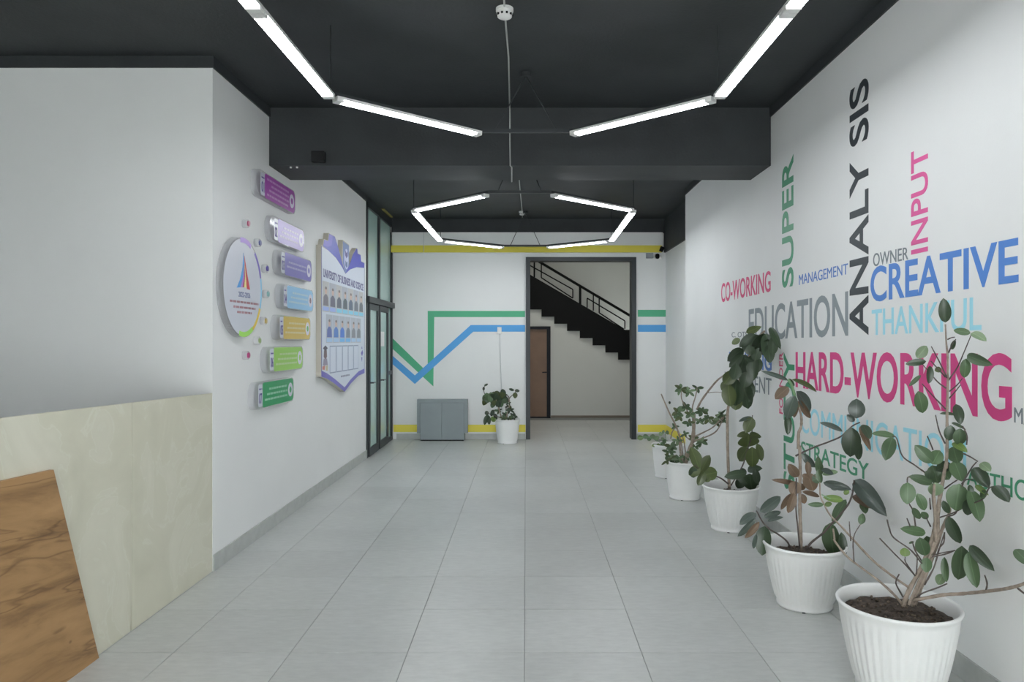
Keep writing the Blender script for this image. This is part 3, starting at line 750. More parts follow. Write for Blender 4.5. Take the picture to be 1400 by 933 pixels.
def portrait(y0, y1, z0, z1, suit, bg, band):
    f = obj('portrait', box(XP + .001, XP + .0035, y0, y1, z0, z1), mat('portrait_bg_%d' % bg[0], A(*bg), .35), s)
    ym = (y0 + y1) / 2; w_ = y1 - y0; hgt = z1 - z0; x = XP + .0035
    zb = z0 + hgt * .2
    obj('shoulders', prism([(ym - w_ * .40, zb), (ym + w_ * .40, zb), (ym + w_ * .36, zb + hgt * .28), (ym + w_ * .12, zb + hgt * .38), (ym - w_ * .12, zb + hgt * .38), (ym - w_ * .36, zb + hgt * .28)], 'x', x, x + .0006), mat('suit_%d_%d' % (suit[0], suit[2]), A(*suit), .5), f)
    obj('head', disc(ym, zb + hgt * .50, hgt * .13, x, x + .0007, 12, ry=w_ * .17), mat('skin_print', A(178, 156, 146), .5), f)
    obj('hair', disc(ym, zb + hgt * .585, hgt * .05, x + .0007, x + .0012, 12, ry=w_ * .15), mat('hair_print', A(112, 104, 102), .5), f)
    obj('name_band', box(x, x + .0006, y0 + .01, y1 - .01, z0 + .01, z0 + hgt * .17), mat('band_%d' % band[0], A(*band), .4), f)
y = 7.50
suits = [(112, 108, 116), (96, 96, 110), (90, 94, 106), (84, 92, 98), (90, 100, 118), (104, 108, 118), (96, 100, 106)]
for k in range(7):
    portrait(y, y + .245, 1.905, 2.225, suits[k], (150, 154, 162) if k % 2 else (160, 160, 160), (140, 158, 208) if k < 2 else (120, 180, 205)); y += .272
y = 7.64
for k in range(6):
    portrait(y, y + .24, 1.575, 1.88, [(92, 104, 150), (84, 116, 170), (78, 112, 178), (110, 116, 126), (120, 122, 130), (116, 120, 126)][k], (156, 160, 168), (150, 176, 206) if k < 2 or k > 3 else (100, 160, 205)); y += .272
y = 7.78
for k in range(5):
    f = obj('empty_frame', box(XP + .001, XP + .003, y, y + .245, 1.245, 1.545), mat('frame_line', A(120, 130, 150), .4), s)
    obj('blank_card', box(XP + .003, XP + .0036, y + .012, y + .233, 1.257, 1.533), mat('blank_card_print', A(182, 188, 200), .4), f); y += .268
# little drawing of a graduate with books, left, and purple emblem, right
dr = [([(7.52, 1.52), (7.61, 1.55), (7.70, 1.52), (7.61, 1.49)], (60, 58, 74)), ([(7.56, 1.50), (7.66, 1.50), (7.67, 1.43), (7.61, 1.40), (7.55, 1.43)], (96, 78, 82)),
      ([(7.55, 1.41), (7.67, 1.41), (7.70, 1.34), (7.52, 1.34)], (128, 122, 140)), ([(7.50, 1.33), (7.60, 1.34), (7.58, 1.29), (7.50, 1.30)], (176, 110, 96)), ([(7.62, 1.33), (7.70, 1.34), (7.70, 1.28), (7.63, 1.28)], (168, 160, 130))]
for p_, c in dr: flat('drawing_piece', p_, c, .001, .0022)
for p_ in ([(9.25, 1.44), (9.33, 1.48), (9.37, 1.44), (9.31, 1.40)], [(9.28, 1.50), (9.31, 1.53), (9.33, 1.49)], [(9.27, 1.39), (9.33, 1.38), (9.30, 1.33)]): flat('drawing_piece', p_, (74, 66, 150), .001, .0022)
dash_lines('motto_line', [(8.25, 8.65, 1.19, .02)], mat('motto_ink', A(120, 124, 140), .5), s, XP + .0012)

# ------------------------------------------------------------------ plants
def leaf_mat(name, top_c, under_c, rough=0.36):
    m = bpy.data.materials.new(name); m.use_nodes = True; nt = m.node_tree; b = nt.nodes['Principled BSDF']
    g_ = nt.nodes.new('ShaderNodeNewGeometry'); mx = nt.nodes.new('ShaderNodeMixRGB')
    tc = nt.nodes.new('ShaderNodeTexCoord'); sp = nt.nodes.new('ShaderNodeSeparateXYZ')
    ab = nt.nodes.new('ShaderNodeMath'); ab.operation = 'ABSOLUTE'
    rib = nt.nodes.new('ShaderNodeValToRGB'); rib.color_ramp.elements[0].position = .018; rib.color_ramp.elements[1].position = .04
    rib.color_ramp.elements[0].color = tuple(min(.8, c * 1.35 + .008) for c in top_c[:3]) + (1,); rib.color_ramp.elements[1].color = top_c
    n = nt.nodes.new('ShaderNodeTexNoise'); n.inputs['Scale'].default_value = 3
    oi = nt.nodes.new('ShaderNodeObjectInfo')
    hs = nt.nodes.new('ShaderNodeHueSaturation')
    mr = nt.nodes.new('ShaderNodeMapRange'); mr.inputs['To Min'].default_value = .75; mr.inputs['To Max'].default_value = 1.25
    nt.links.new(tc.outputs['Object'], sp.inputs[0]); nt.links.new(sp.outputs['X'], ab.inputs[0]); nt.links.new(ab.outputs[0], rib.inputs['Fac'])
    nt.links.new(g_.outputs['Backfacing'], mx.inputs[0]); nt.links.new(rib.outputs['Color'], mx.inputs[1]); mx.inputs[2].default_value = under_c
    nt.links.new(oi.outputs['Random'], mr.inputs['Value']); nt.links.new(mr.outputs['Result'], hs.inputs['Value'])
    nt.links.new(mx.outputs['Color'], hs.inputs['Color']); nt.links.new(hs.outputs['Color'], b.inputs['Base Color'])
    b.inputs['Roughness'].default_value = rough; b.inputs['Specular IOR Level'].default_value = .5
    return m
_A0 = A
def A(r, g_, b_, k=1.12): return _A0(r, g_, b_, k)
LM = {'g': leaf_mat('leaf_mid_green', A(74, 96, 66), A(104, 122, 88), .42), 'd': leaf_mat('leaf_dark_green', A(50, 66, 46), A(84, 98, 66)),
      'o': leaf_mat('leaf_olive', A(72, 84, 46), A(96, 104, 68)), 'b': leaf_mat('leaf_brown_underside', A(100, 82, 64), A(112, 88, 70), .5),
      'y': leaf_mat('leaf_bright_green', A(96, 120, 58), A(110, 130, 76), .45), 's': leaf_mat('leaf_slate_green', A(72, 84, 76), A(104, 90, 76), .3),
      'l': leaf_mat('leaf_light_green', A(108, 128, 96), A(120, 136, 104), .45)}
A = _A0
def leaf_mesh(kind, mk):
    bm = bmesh.new(); n = 10; rows = []
    for i in range(n + 1):
        t = i / n
        if kind == 'ell': wd = .5 * math.sin(math.pi * min(1, max(0, t)) ** .93) ** .58
        elif kind == 'obo': wd = .5 * math.sin(math.pi * t ** 1.3) ** .6
        else: wd = .5 * math.sin(math.pi * t ** .75) ** .8
        if i in (0, n): wd = .012
        zz = -.32 * (t - .2) ** 2 + .02
        rows.append([bm.verts.new((s_ * wd * q, t, zz + .16 * wd * abs(q) ** 1.3)) for s_, q in ((-1, 1), (-1, .55), (1, 0), (1, .55), (1, 1))])
    for a_, b_ in zip(rows, rows[1:]):
        for k in range(4): bm.faces.new((a_[k], a_[k + 1], b_[k + 1], b_[k]))
    me = bpy.data.meshes.new('leaf'); bm.to_mesh(me); bm.free(); me.materials.append(LM[mk])
    for p in me.polygons: p.use_smooth = True
    return me
LMESH = {}
def put_leaf(root, b, t, w, mk, kind='ell', roll=None):
    d = t - b; ln = d.length
    if ln < 1e-4: return
    y = d / ln
    view = (Vector((0, 0, EYE)) - (b + t) / 2).normalized()
    n = (view - y * view.dot(y)).normalized()
    n = (n + Vector((0, 0, .25))); n = (n - y * n.dot(y)).normalized()
    r = random.uniform(-.45, .45) if roll is None else roll
    n = Matrix.Rotation(r, 3, y) @ n
    x = y.cross(n)
    w2 = w / max(.6, abs(n.dot((view - y * view.dot(y)).normalized())))
    if (kind, mk) not in LMESH: LMESH[(kind, mk)] = leaf_mesh(kind, mk)
    o = bpy.data.objects.new('leaf', LMESH[(kind, mk)]); COL.objects.link(o); o.parent = root
    M = Matrix.Identity(4)
    for i in range(3):
        M[i][0] = x[i] * w2; M[i][1] = y[i] * ln; M[i][2] = n[i] * ln * .7; M[i][3] = b[i] - root.location[i]
    o.matrix_local = M
    return o
def clampY(px, Y):
    if px > VX + 20: Y = min(Y, 1.97 * F / (px - VX))
    return Y
class Plant:
    def __init__(s, name, cx, cy, R, H, Rb, label, cat='potted plant', ribs=True, soil=.085):
        s.root = empty(name, (cx, cy, 0), label, cat, 'potted plants in white pots')
        s.Y = cy; s.c = (cx, cy); s.R, s.H = R, H
        e = .0018 if ribs else 0
        def mod(k, r, z): return (e if (k // 2) % 2 else -e) if (.03 < z < H - .055 and r > Rb * .9 and inner[0] == 0) else 0
        inner = [0]
        prof = [(.001, .006), (Rb - .02, .006), (Rb - .01, 0), (Rb + .003, .001), (Rb + .004, .016), (Rb - .002, .02)]
        for k in range(1, 9):
            t = k / 9; prof.append((Rb + (R - .012 - Rb) * (t ** .72), .02 + (H - .07) * t))
        prof += [(R - .012, H - .045), (R - .008, H - .022), (R - .001, H - .016), (R + .002, H - .006), (R - .002, H), (R - .010, H), (R - .016, H - .008), (R - .02, H - .03)]
        bm = lathe(prof, cx, cy, 0, 168, mod)
        inner[0] = 1
        lathe([(R - .02, H - .03), (R - .035, H - .12), (R - .04, H - .14)], cx, cy, 0, 168, None, bm)
        bmesh.ops.remove_doubles(bm, verts=bm.verts, dist=1e-4)
        obj('pot', bm, M_pot, s.root, True)
        sz_ = H - soil
        bm = bmesh.new(); rings = []
        for i in range(9):
            rr = (R - .030) * i / 8 + .0005
            rings.append([bm.verts.new((cx + rr * math.cos(2 * math.pi * k / 40), cy + rr * math.sin(2 * math.pi * k / 40), sz_ + random.uniform(-.006, .008) + (.012 * (1 - i / 8)))) for k in range(40)])
        for a_, b_ in zip(rings, rings[1:]):
            for k in range(40): bm.faces.new((a_[k], a_[(k + 1) % 40], b_[(k + 1) % 40], b_[k]))
        so = obj('soil', bm, M_soil, s.root, True)
        bm = bmesh.new()
        for k in range(130):
            a, rr = random.uniform(0, 2 * math.pi), (R - .05) * math.sqrt(random.random())
            q = random.uniform(.003, .009)
            bmesh.ops.create_icosphere(bm, subdivisions=1, radius=q, matrix=Matrix.Translation((cx + rr * math.cos(a), cy + rr * math.sin(a), sz_ + .008 + .4 * q)))
        cl = obj('soil_clods', bm, M_clod, s.root); cl['kind'] = 'stuff'
        for k in range(3):
            a = math.radians(250 + 120 * k)
            x, y = cx + (Rb - .012) * math.cos(a), cy + (Rb - .012) * math.sin(a)
            obj('pot_foot', box(x - .02, x + .02, y - .015, y + .013, 0.0, .006), M_black, s.root)
    def f(s, ox, oy, sc): s.ox, s.oy, s.sc = ox, oy, sc
    def pt(s, lx, ly, dy=0.0):
        px, py = s.ox + lx * s.sc, s.oy + ly * s.sc
        return P(px, py, clampY(px, s.Y + dy))
    def stem(s, pts, r0, r1, m=None, dy0=0.0, dy1=0.0, name='branch', knob=.12):
        n = len(pts)
        q = [s.pt(x, y, dy0 + (dy1 - dy0) * i / (n - 1)) for i, (x, y) in enumerate(pts)]
        obj(name, tube(q, r0, r1, 8, knob=knob), m or M_twig, s.root, True)
    def leaf(s, bx_, by, tx, ty, w, mk='g', dy=None, kind='ell', roll=None):
        dy = random.uniform(-.10, .10) if dy is None else dy
        b = s.pt(bx_, by, dy); t = s.pt(tx, ty, dy)
        L = (t - b).length
        px = s.ox + tx * s.sc
        Yt = clampY(px, s.Y + dy + random.uniform(-.3, .2) * L)
        t = P(px, s.oy + ty * s.sc, Yt)
        put_leaf(s.root, b, t, w * s.sc / F * b.y, mk, kind, roll)
    def cluster(s, lx, ly, n, L, W, mks, dy=0.0, up=.3):
        for k in range(n):
            a = 2 * math.pi * (k + random.random() * .7) / n
            l = L * random.uniform(.75, 1.15)
            s.leaf(lx + random.uniform(-4, 4), ly + random.uniform(-4, 4), lx + l * math.cos(a), ly - l * math.sin(a) * .75 + l * (.35 - up), W * random.uniform(.8, 1.2), random.choice(mks), dy + random.uniform(-.05, .05))

# ---- A nearest, much-branched rubber plant
A_ = Plant('potted_rubber_plant', 1.71, 3.32, .262, .40, .175, 'nearest white pot at the right edge with a tall sparse much-branched rubber plant', soil=.062)
A_.f(1180, 700, .1823)
for pts, r0, r1 in (([(300, 710), (340, 600), (420, 450), (480, 320), (520, 200), (545, 80), (560, 0), (575, -120)], .011, .0085),
                    ([(370, 710), (400, 600), (445, 500), (480, 380), (530, 260), (560, 170), (555, 60), (530, -60), (525, -180)], .010, .007)):
    A_.stem(pts, r0, r1, M_bark, name='trunk')
A_.stem([(390, 700), (440, 560), (500, 400), (560, 240), (600, 110), (650, 0), (640, -60)], .008, .006, M_bark, .03, .06, name='trunk')
A_.stem([(340, 700), (420, 520), (500, 330), (540, 210), (600, 130), (640, 60)], .007, .004, M_bark, -.03, .0)
A_.stem([(290, 690), (230, 620), (120, 520), (0, 430), (-120, 336), (-210, 225), (-215, 200), (-225, 130)], .006, .004, M_bark, 0, -.05)
A_.stem([(345, 570), (230, 490), (100, 390), (0, 290), (-100, 180), (-170, 105), (-247, 25), (-290, -50), (-320, -120), (-325, -220)], .006, .003, M_bark, 0, -.05)
A_.stem([(380, 665), (600, 625), (750, 615), (900, 600), (1040, 583), (1130, 565), (1207, 540), (1330, 480)], .008, .006, M_bark, -.02, -.3)
A_.stem([(920, 600), (930, 540), (912, 475)], .004, .003, None, -.15, -.15)
A_.stem([(1160, 575), (1207, 612), (1260, 640)], .004, .003, None, -.25, -.25)
A_.stem([(400, 640), (450, 610), (560, 570), (630, 540)], .004, .003); A_.stem([(450, 360), (510, 340), (610, 320), (690, 290)], .004, .003)
A_.stem([(300, 640), (250, 550), (250, 510), (270, 470)], .0035, .003, None, -.05, -.1)
A_.stem([(400, 470), (405, 330), (375, 240)], .003, .002, None, -.04, -.06)
A_.stem([(390, 480), (320, 380), (315, 340)], .003, .002, None, -.05, -.08)
A_.stem([(390, 480), (310, 390), (230, 310), (125, 200)], .0035, .003, None, -.03, -.12)
A_.stem([(440, 390), (360, 290), (230, 195), (195, 120), (180, 60)], .0035, .003, None, -.03, -.1)
A_.stem([(460, 550), (530, 420), (570, 280), (605, 230), (610, 155)], .004, .003, None, .03, .0)
for a in ((480, 345, 470, 455, 78, 'g'), (610, 340, 620, 530, 55, 'g'), (600, 470, 560, 545, 70, 'l'), (740, 255, 722, 525, 128, 'g'), (793, 300, 845, 572, 98, 'g'),
          (800, 255, 962, 428, 85, 'd'), (1260, 410, 1130, 265, 95, 'g'), (1330, 480, 1450, 520, 90, 'g')): A_.leaf(*a)
A_.f(1180, 570, .2144)
A_.stem([(530, 330), (535, 200), (536, 100), (535, 0), (537, -100), (540, -230), (540, -370), (530, -480), (525, -590)], .0075, .0035, M_bark, name='trunk')
A_.stem([(470, 780), (480, 600), (505, 430), (528, 300)], .009, .007, M_bark, name='trunk')
A_.stem([(465, 800), (458, 620), (452, 500), (455, 430)], .008, .005, M_bark, -.03, -.03)
for pts, dy in (([(522, 170), (485, 90), (462, -10)], -.08), ([(445, 210), (425, 160), (410, 125)], -.1), ([(400, 360), (330, 310), (250, 250), (215, 140), (188, 125)], -.12),
            ([(520, 460), (560, 430), (600, 405)], .05), ([(630, 430), (690, 330), (722, 290)], -.05), ([(640, 235), (690, 260), (730, 285)], .0), ([(690, 560), (770, 520), (800, 460), (830, 445)], .02),
            ([(482, 645), (560, 620), (625, 590)], -.02), ([(335, 700), (318, 600), (290, 540), (282, 400), (300, 385)], -.1), ([(430, 590), (425, 520)], -.05), ([(430, 700), (400, 640)], -.05),
            ([(465, 920), (490, 830), (520, 740)], 0), ([(400, 895), (440, 885), (500, 870), (580, 855)], 0), ([(380, 930), (330, 850), (315, 800)], -.1), ([(660, 180), (662, 120), (635, 60)], .03),
            ([(300, 700), (280, 650)], -.1), ([(540, 640), (600, 600), (640, 420), (700, 400)], .03)):
    A_.stem(pts, .0035, .0025, None, 0, dy)
for a in ((565, 40, 645, 72, 20, 'g'), (560, 55, 545, 155, 68, 'd'), (620, 75, 612, 185, 78, 'g'), (570, 168, 658, 215, 45, 'y'), (575, 190, 600, 295, 95, 'g'),
          (205, 128, 60, 100, 40, 'g'), (188, 132, 140, 272, 82, 'g'), (445, 292, 335, 188, 85, 'g'), (440, 305, 492, 212, 85, 'g'), (440, 425, 303, 380, 60, 'g'),
          (440, 310, 480, 430, 100, 'g'), (560, 300, 470, 340, 70, 'd'), (580, 285, 632, 405, 95, 'g'), (460, 420, 465, 508, 90, 'l'), (285, 420, 283, 558, 92, 'g'),
          (345, 490, 400, 600, 62, 'g'), (320, 580, 362, 658, 45, 'g'), (372, 608, 415, 655, 45, 'g'), (815, 350, 742, 285, 60, 'l'), (705, 325, 797, 442, 85, 'd'),
          (832, 442, 928, 532, 75, 'd'), (716, 438, 790, 492, 35, 'y'), (795, 480, 735, 520, 45, 'g'), (615, 428, 588, 602, 130, 'g'), (680, 435, 692, 502, 36, 'd'),
          (680, 465, 755, 662, 88, 'g'), (668, 525, 672, 632, 70, 'd'), (510, 535, 548, 622, 45, 'd'), (545, 635, 613, 815, 78, 'd'), (398, 742, 252, 715, 62, 'g'),
          (360, 770, 400, 895, 85, 'g'), (405, 760, 430, 860, 62, 'g'), (267, 893, 267, 838, 60, 'y'), (325, 798, 292, 808, 14, 'g'), (500, 330, 545, 400, 80, 'g'), (430, 340, 420, 400, 60, 'd')):
    A_.leaf(*a)
A_.f(1180, 400, .2144)
for pts in ([(545, 560), (600, 480), (640, 390), (690, 270)], [(535, 545), (485, 440), (435, 345)], [(525, 540), (480, 490), (432, 438)], [(530, 612), (480, 575), (440, 530), (380, 460)],
            [(527, 745), (450, 665), (375, 582)], [(550, 632), (600, 590), (632, 550)], [(550, 675), (590, 630), (622, 590)], [(545, 385), (565, 340), (590, 300)], [(540, 300), (560, 290), (585, 285)]):
    A_.stem(pts, .0035, .002, None, 0, random.uniform(-.12, .03))
for a in ((525, 192, 515, 42, 72, 'd', 0.0, 'ell', .1), (685, 260, 578, 240, 46, 'g'), (692, 258, 778, 298, 48, 'l'), (664, 402, 800, 458, 66, 'g'), (657, 422, 645, 548, 62, 'g'),
          (343, 418, 408, 343, 66, 'l'), (402, 440, 275, 455, 46, 'd'), (425, 468, 425, 582, 42, 'd'), (368, 528, 293, 598, 28, 'g'), (350, 630, 388, 775, 80, 'g'), (500, 488, 458, 498, 38, 'o'),
          (565, 365, 585, 305, 28, 'd'), (592, 713, 625, 838, 62, 'd'), (595, 785, 480, 765, 22, 'g')): A_.leaf(*a)

A_.f(1000, 620, .17143)
A_.stem([(978, 866), (970, 720), (985, 640), (1030, 565)], .003, .002, M_twig, -.03, -.03)
A_.stem([(952, 700), (943, 600), (940, 545)], .003, .002, M_twig, -.03, -.03)
A_.stem([(720, 330), (760, 350), (800, 370)], .0025, .002, M_gstem, -.05, -.05)
for a in ((890, 372, 740, 352, 58, 'y'), (735, 410, 615, 410, 40, 'g'), (900, 330, 935, 295, 38, 'y'), (1030, 570, 1040, 485, 48, 'g'), (745, 420, 800, 395, 40, 'y'), (712, 240, 690, 130, 50, 'g')): A_.leaf(*a, dy=-.05)

# ---- B second, dark rubber plant with brownish leaves
B_ = Plant('potted_rubber_plant', 1.69, 4.38, .242, .375, .158, 'second white pot from the right with a dark green and brown leaved rubber plant')
B_.f(1000, 620, .17143)
B_.stem([(555, 780), (552, 650), (547, 500), (545, 300), (548, 120), (545, 0), (545, -60)], .0105, .009, M_bark, name='trunk')
B_.stem([(545, 760), (530, 600), (515, 450), (517, 330), (518, 200)], .005, .004, M_twig, -.02, -.04)
B_.stem([(470, 755), (440, 700), (370, 645), (310, 610), (250, 550), (200, 460)], .006, .004, M_twig, 0, -.2)
B_.stem([(600, 765), (640, 710), (740, 630), (800, 560), (850, 510), (930, 410), (965, 320), (980, 215)], .007, .005, M_twig, 0, -.1)
B_.stem([(960, 300), (1010, 290), (1060, 300)], .004, .003, M_twig, -.1, -.1)
for a in ((530, 190, 458, 92, 78, 'b'), (530, 250, 330, 208, 42, 'b'), (520, 225, 485, 330, 95, 'b'), (502, 318, 385, 445, 48, 'b'), (500, 320, 458, 478, 68, 'b'), (562, 325, 585, 405, 55, 'b'),
          (563, 308, 712, 342, 42, 'b'), (565, 0, 665, 118, 62, 's'), (605, 65, 620, 180, 48, 'b'), (605, 155, 655, 305, 115, 'b'), (565, 170, 625, 205, 50, 'b'),
          (228, 470, 398, 345, 88, 's'), (200, 482, 62, 558, 68, 's'), (192, 520, 52, 672, 52, 's'), (222, 548, 112, 682, 52, 'b'), (265, 582, 240, 815, 125, 'd'), (200, 645, 172, 768, 36, 's'),
          (253, 515, 398, 465, 52, 's'), (288, 545, 412, 503, 32, 's'), (790, 555, 808, 828, 135, 'g'), (875, 630, 895, 862, 68, 'd'), (560, 240, 570, 300, 50, 'b'),
          (915, 370, 800, 560, 75, 'g')): B_.leaf(*a)
B_.f(1100, 530, .20376)
B_.stem([(0, 430), (80, 395), (170, 362), (250, 325), (320, 260), (370, 235)], .0055, .004, M_twig, 0, -.1)
B_.stem([(-60, 460), (0, 430)], .006, .0055, M_twig, 0, 0)
for a in ((347, 208, 350, 78, 108, 's', -.05, 'ell', .05), (335, 228, 285, 185, 42, 's'), (255, 297, 108, 228, 36, 's'), (320, 270, 305, 468, 122, 'd', -.1, 'ell', 0.0), (372, 365, 355, 492, 52, 'd'),
          (390, 250, 440, 335, 58, 'd'), (372, 262, 438, 412, 42, 'b'), (338, 622, 522, 830, 112, 's', -.05, 'ell', .1), (328, 725, 436, 795, 60, 'b'), (385, 770, 412, 842, 52, 'g'), (125, 640, 312, 682, 58, 's'), (178, 650, 218, 692, 42, 's'),
          (108, 590, 88, 470, 52, 'g'), (50, 625, 120, 600, 65, 'g'), (120, 588, 228, 558, 38, 'l'), (110, 555, 200, 575, 40, 's'), (380, 915, 390, 850, 45, 'g')): B_.leaf(*a)
B_.f(1000, 500, .15)
B_.stem([(610, 760), (612, 620), (635, 560), (638, 480), (620, 400), (605, 370)], .010, .006, M_bark)
B_.stem([(610, 380), (585, 300), (565, 230), (545, 170), (515, 130)], .008, .008, M_gstem)
for a in ((515, 135, 285, 48, 42, 's'), (550, 128, 800, 228, 48, 'o'), (520, 198, 400, 298, 95, 'b'), (578, 275, 500, 485, 120, 's', -.08, 'ell', .1), (508, 440, 520, 632, 65, 'd'), (590, 235, 740, 425, 100, 's'),
          (612, 308, 722, 492, 62, 'b'), (590, 300, 570, 480, 60, 'b'), (520, 120, 570, 190, 45, 'g')): B_.leaf(*a)

# ---- C third, tall dark plant
C_ = Plant('potted_rubber_plant', 1.745, 6.15, .238, .372, .16, 'third white pot from the right with a dense dark leafy crown on one bare stem')
C_.f(960, 430, .3325)
C_.stem([(112, 720), (107, 620), (104, 500), (106, 390), (130, 330), (170, 230), (215, 120), (255, 70)], .013, .010, M_bark, name='trunk', knob=.05)
C_.stem([(118, 705), (165, 625), (185, 560), (203, 500), (207, 415)], .006, .004)
C_.stem([(110, 700), (70, 672), (20, 660)], .006, .004, None, 0, -.1)
for a in ((208, 425, 152, 436, 16, 's'), (207, 425, 178, 485, 48, 'o'), (190, 492, 190, 548, 85, 'o', None, 'obo'), (190, 490, 145, 500, 25, 'o'), (195, 490, 240, 505, 25, 'o'), (190, 548, 148, 602, 50, 'o'), (205, 545, 207, 632, 55, 'o'),
          (226, 532, 248, 602, 30, 'o'), (182, 652, 95, 668, 38, 'd'), (187, 640, 238, 632, 32, 'd'), (195, 655, 205, 728, 65, 'd'), (165, 670, 148, 718, 42, 'd'), (218, 635, 228, 700, 32, 'd'), (180, 640, 160, 655, 30, 'd'), (150, 650, 185, 700, 40, 'd')):
    C_.leaf(*a)
C_.f(990, 430, .13932)
for a in ((368, 120, 212, 180, 78, 'o'), (305, 195, 150, 312, 90, 'd'), (155, 240, 78, 290, 62, 'o'), (450, 130, 545, 312, 72, 'd'), (395, 185, 300, 400, 140, 'd'), (410, 190, 455, 465, 135, 'd'), (350, 205, 165, 355, 95, 'd'),
          (480, 195, 480, 400, 95, 'd'), (185, 340, 42, 455, 115, 'd'), (190, 385, 60, 515, 85, 'd'), (275, 395, 285, 645, 125, 'd'), (215, 395, 125, 625, 150, 'd'), (110, 540, 5, 685, 125, 'o'), (125, 632, 95, 895, 175, 'd'),
          (180, 640, 235, 935, 150, 'd'), (40, 690, 60, 905, 140, 'o'), (200, 425, 330, 570, 100, 'd'), (310, 420, 345, 560, 95, 'd'), (430, 300, 440, 470, 80, 'd'), (250, 300, 260, 400, 100, 'd'), (340, 330, 300, 450, 100, 'd'), (60, 620, -10, 760, 100, 'o'),
          (130, 780, 110, 940, 120, 'o'), (230, 560, 200, 720, 130, 'd'), (120, 480, 100, 640, 120, 'd'), (330, 200, 240, 330, 110, 'd'), (430, 240, 380, 420, 110, 'd'), (250, 650, 250, 860, 100, 'd')):
    C_.leaf(*a, dy=random.uniform(-.16, .02), kind='obo' if random.random() < .3 else 'ell')
C_.stem([(390, 190), (370, 280), (340, 330)], .006, .008, M_gstem)
C_.f(860, 500, .25707)
C_.stem([(530, 630), (490, 600), (440, 580), (390, 560), (350, 530)], .005, .004, None, -.1, -.5)
for a in ((372, 552, 335, 435, 62, 'o'), (385, 562, 425, 478, 55, 'o'), (378, 545, 318, 582, 55, 'o'), (402, 568, 368, 638, 46, 'o'), (400, 582, 472, 568, 72, 'o'), (400, 592, 392, 545, 50, 'o'), (340, 540, 345, 600, 45, 'd'), (430, 590, 400, 615, 40, 'o')):
    C_.leaf(*a, dy=-.45)

# ---- D fourth: branching shrub with small leaf tufts
D_ = Plant('potted_shrub', 1.616, 7.35, .205, .38, .15, 'fourth white pot from the right with a thick-branched shrub of small leaf tufts', ribs=False)
D_.f(860, 520, .19288)
D_.stem([(400, 590), (425, 500), (450, 430), (458, 340), (460, 240)], .020, .017, M_bark, name='trunk')
for pts, r0, r1 in (([(375, 590), (360, 470), (358, 400), (330, 320), (285, 230), (250, 150), (228, 98)], .012, .006), ([(480, 210), (510, 150), (560, 80), (622, 5), (680, -40)], .011, .008),
                    ([(455, 250), (450, 190), (470, 120), (485, 50)], .008, .005), ([(430, 260), (400, 190), (372, 130), (372, 60)], .007, .005), ([(465, 400), (530, 370), (600, 330), (665, 260)], .008, .006),
                    ([(460, 430), (540, 405), (620, 360), (674, 260)], .008, .006), ([(296, 415), (305, 370), (325, 340)], .006, .005), ([(410, 590), (395, 470), (380, 400)], .008, .005), ([(390, 590), (375, 480), (370, 420)], .008, .005),
                    ([(440, 450), (500, 420), (530, 400)], .006, .004), ([(430, 420), (400, 400), (390, 380)], .006, .004), ([(560, 90), (620, 85), (680, 90)], .004, .003)):
    D_.stem(pts, r0, r1, M_bark, 0, random.uniform(-.12, .1))
for (x, y, n, L) in ((372, 60, 6, 62), (425, 80, 5, 52), (485, 55, 4, 45), (345, 225, 6, 58), (400, 190, 5, 50), (430, 240, 5, 55), (520, 225, 6, 60), (560, 275, 6, 50), (500, 290, 5, 45), (360, 260, 5, 45), (640, 270, 6, 55), (650, 240, 4, 45),
                     (460, 415, 6, 50), (515, 435, 6, 52), (300, 470, 6, 55), (285, 510, 5, 50), (300, 555, 6, 60), (400, 545, 5, 50), (265, 570, 4, 45), (350, 560, 5, 50), (425, 300, 5, 50), (395, 385, 4, 36), (325, 330, 4, 34), (345, 430, 5, 45), (440, 520, 5, 50), (470, 470, 4, 40), (620, 300, 4, 42)):
    D_.cluster(x, y, n, L, L * .42, 'gggol', random.uniform(-.12, .1))
D_.leaf(283, 150, 292, 170, 16, 'd')

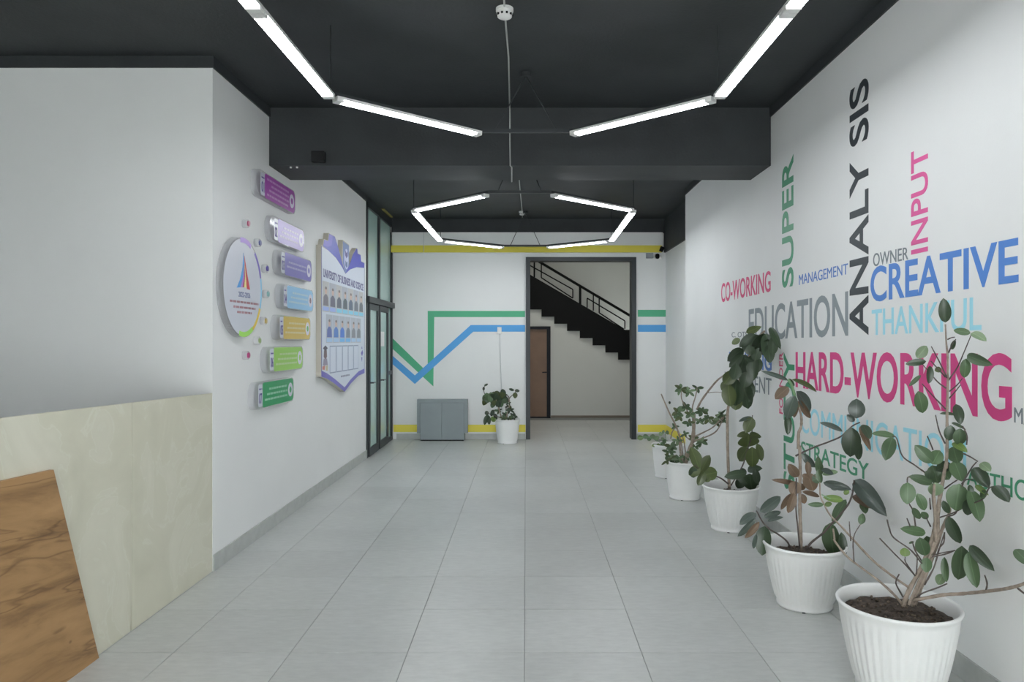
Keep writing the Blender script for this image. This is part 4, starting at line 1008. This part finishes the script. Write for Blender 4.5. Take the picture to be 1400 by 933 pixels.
# ---- E fifth: small trailing plant behind
E_ = Plant('potted_ivy', 1.68, 8.5, .20, .385, .15, 'fifth, half hidden white pot with a low trailing light green plant', ribs=False)
E_.f(860, 520, .19288)
E_.stem([(260, 470), (200, 430), (140, 405), (70, 408)], .004, .003, M_gstem, 0, -.1)
E_.stem([(260, 470), (262, 420), (255, 375)], .004, .003, M_gstem); E_.stem([(250, 480), (230, 450), (210, 460)], .004, .003, M_gstem)
for a in ((105, 405, 60, 412, 38, 'y'), (140, 400, 100, 400, 34, 'g'), (160, 405, 130, 425, 30, 'g'), (190, 405, 150, 398, 34, 'l'), (215, 400, 180, 420, 34, 'l'), (240, 385, 210, 380, 30, 'l'), (255, 372, 285, 372, 30, 'g'), (252, 375, 235, 362, 28, 'l'),
          (208, 448, 205, 508, 60, 'y'), (225, 470, 250, 445, 34, 'g'), (250, 475, 255, 520, 26, 'g'), (190, 455, 165, 470, 24, 'y'), (235, 430, 262, 440, 34, 'g'), (250, 410, 232, 425, 30, 'l')): E_.leaf(*a, kind='obo')

# ---- F by the back wall
F_ = Plant('potted_rubber_plant', -.29, 11.3, .203, .375, .15, 'white potted leafy plant by the back wall between the grey cabinet and doorway', ribs=False)
F_.f(640, 500, .12862)
F_.stem([(390, 600), (420, 500), (440, 420), (435, 350)], .014, .011, M_bark, name='trunk'); F_.stem([(380, 600), (350, 540), (330, 470), (300, 380), (280, 300)], .012, .008, M_bark)
F_.stem([(440, 350), (420, 320), (380, 300)], .008, .006); F_.stem([(400, 470), (440, 350), (500, 290), (500, 260)], .007, .005); F_.stem([(200, 340), (175, 300), (165, 240), (200, 200)], .006, .005)
F_.stem([(360, 560), (300, 540), (240, 520), (200, 500)], .008, .006)
for k in range(34):
    a = random.uniform(0, 2 * math.pi); r = 95 * math.sqrt(random.random())
    x, y = 295 + r * 1.1 * math.cos(a), 310 + r * .8 * math.sin(a)
    F_.leaf(x, y, x + random.uniform(-50, 45), y + random.uniform(40, 85), 55, random.choice('ddgo'), random.uniform(-.12, .12))
for a in ((200, 320, 165, 430, 65, 'o'), (490, 265, 432, 248, 28, 'd'), (495, 270, 548, 268, 34, 'd'), (500, 285, 500, 350, 50, 'o'), (170, 215, 212, 196, 22, 'd'), (165, 225, 165, 270, 25, 'd'),
          (215, 490, 180, 520, 45, 'd'), (215, 520, 168, 630, 50, 'd'), (215, 530, 225, 630, 45, 'd'), (270, 470, 245, 540, 45, 'd'), (280, 510, 300, 585, 45, 'd'), (260, 540, 262, 600, 40, 'y'), (290, 560, 270, 600, 30, 'y')): F_.leaf(*a)
for (x, y, n, L) in ((395, 520, 6, 52), (375, 560, 5, 48), (450, 470, 6, 55), (475, 530, 6, 52), (430, 440, 4, 40), (320, 480, 5, 50), (440, 560, 5, 45), (490, 560, 4, 35), (380, 330, 5, 45), (430, 400, 4, 36)):
    F_.cluster(x, y, n, L, L * .42, 'dddgo', random.uniform(-.1, .1))
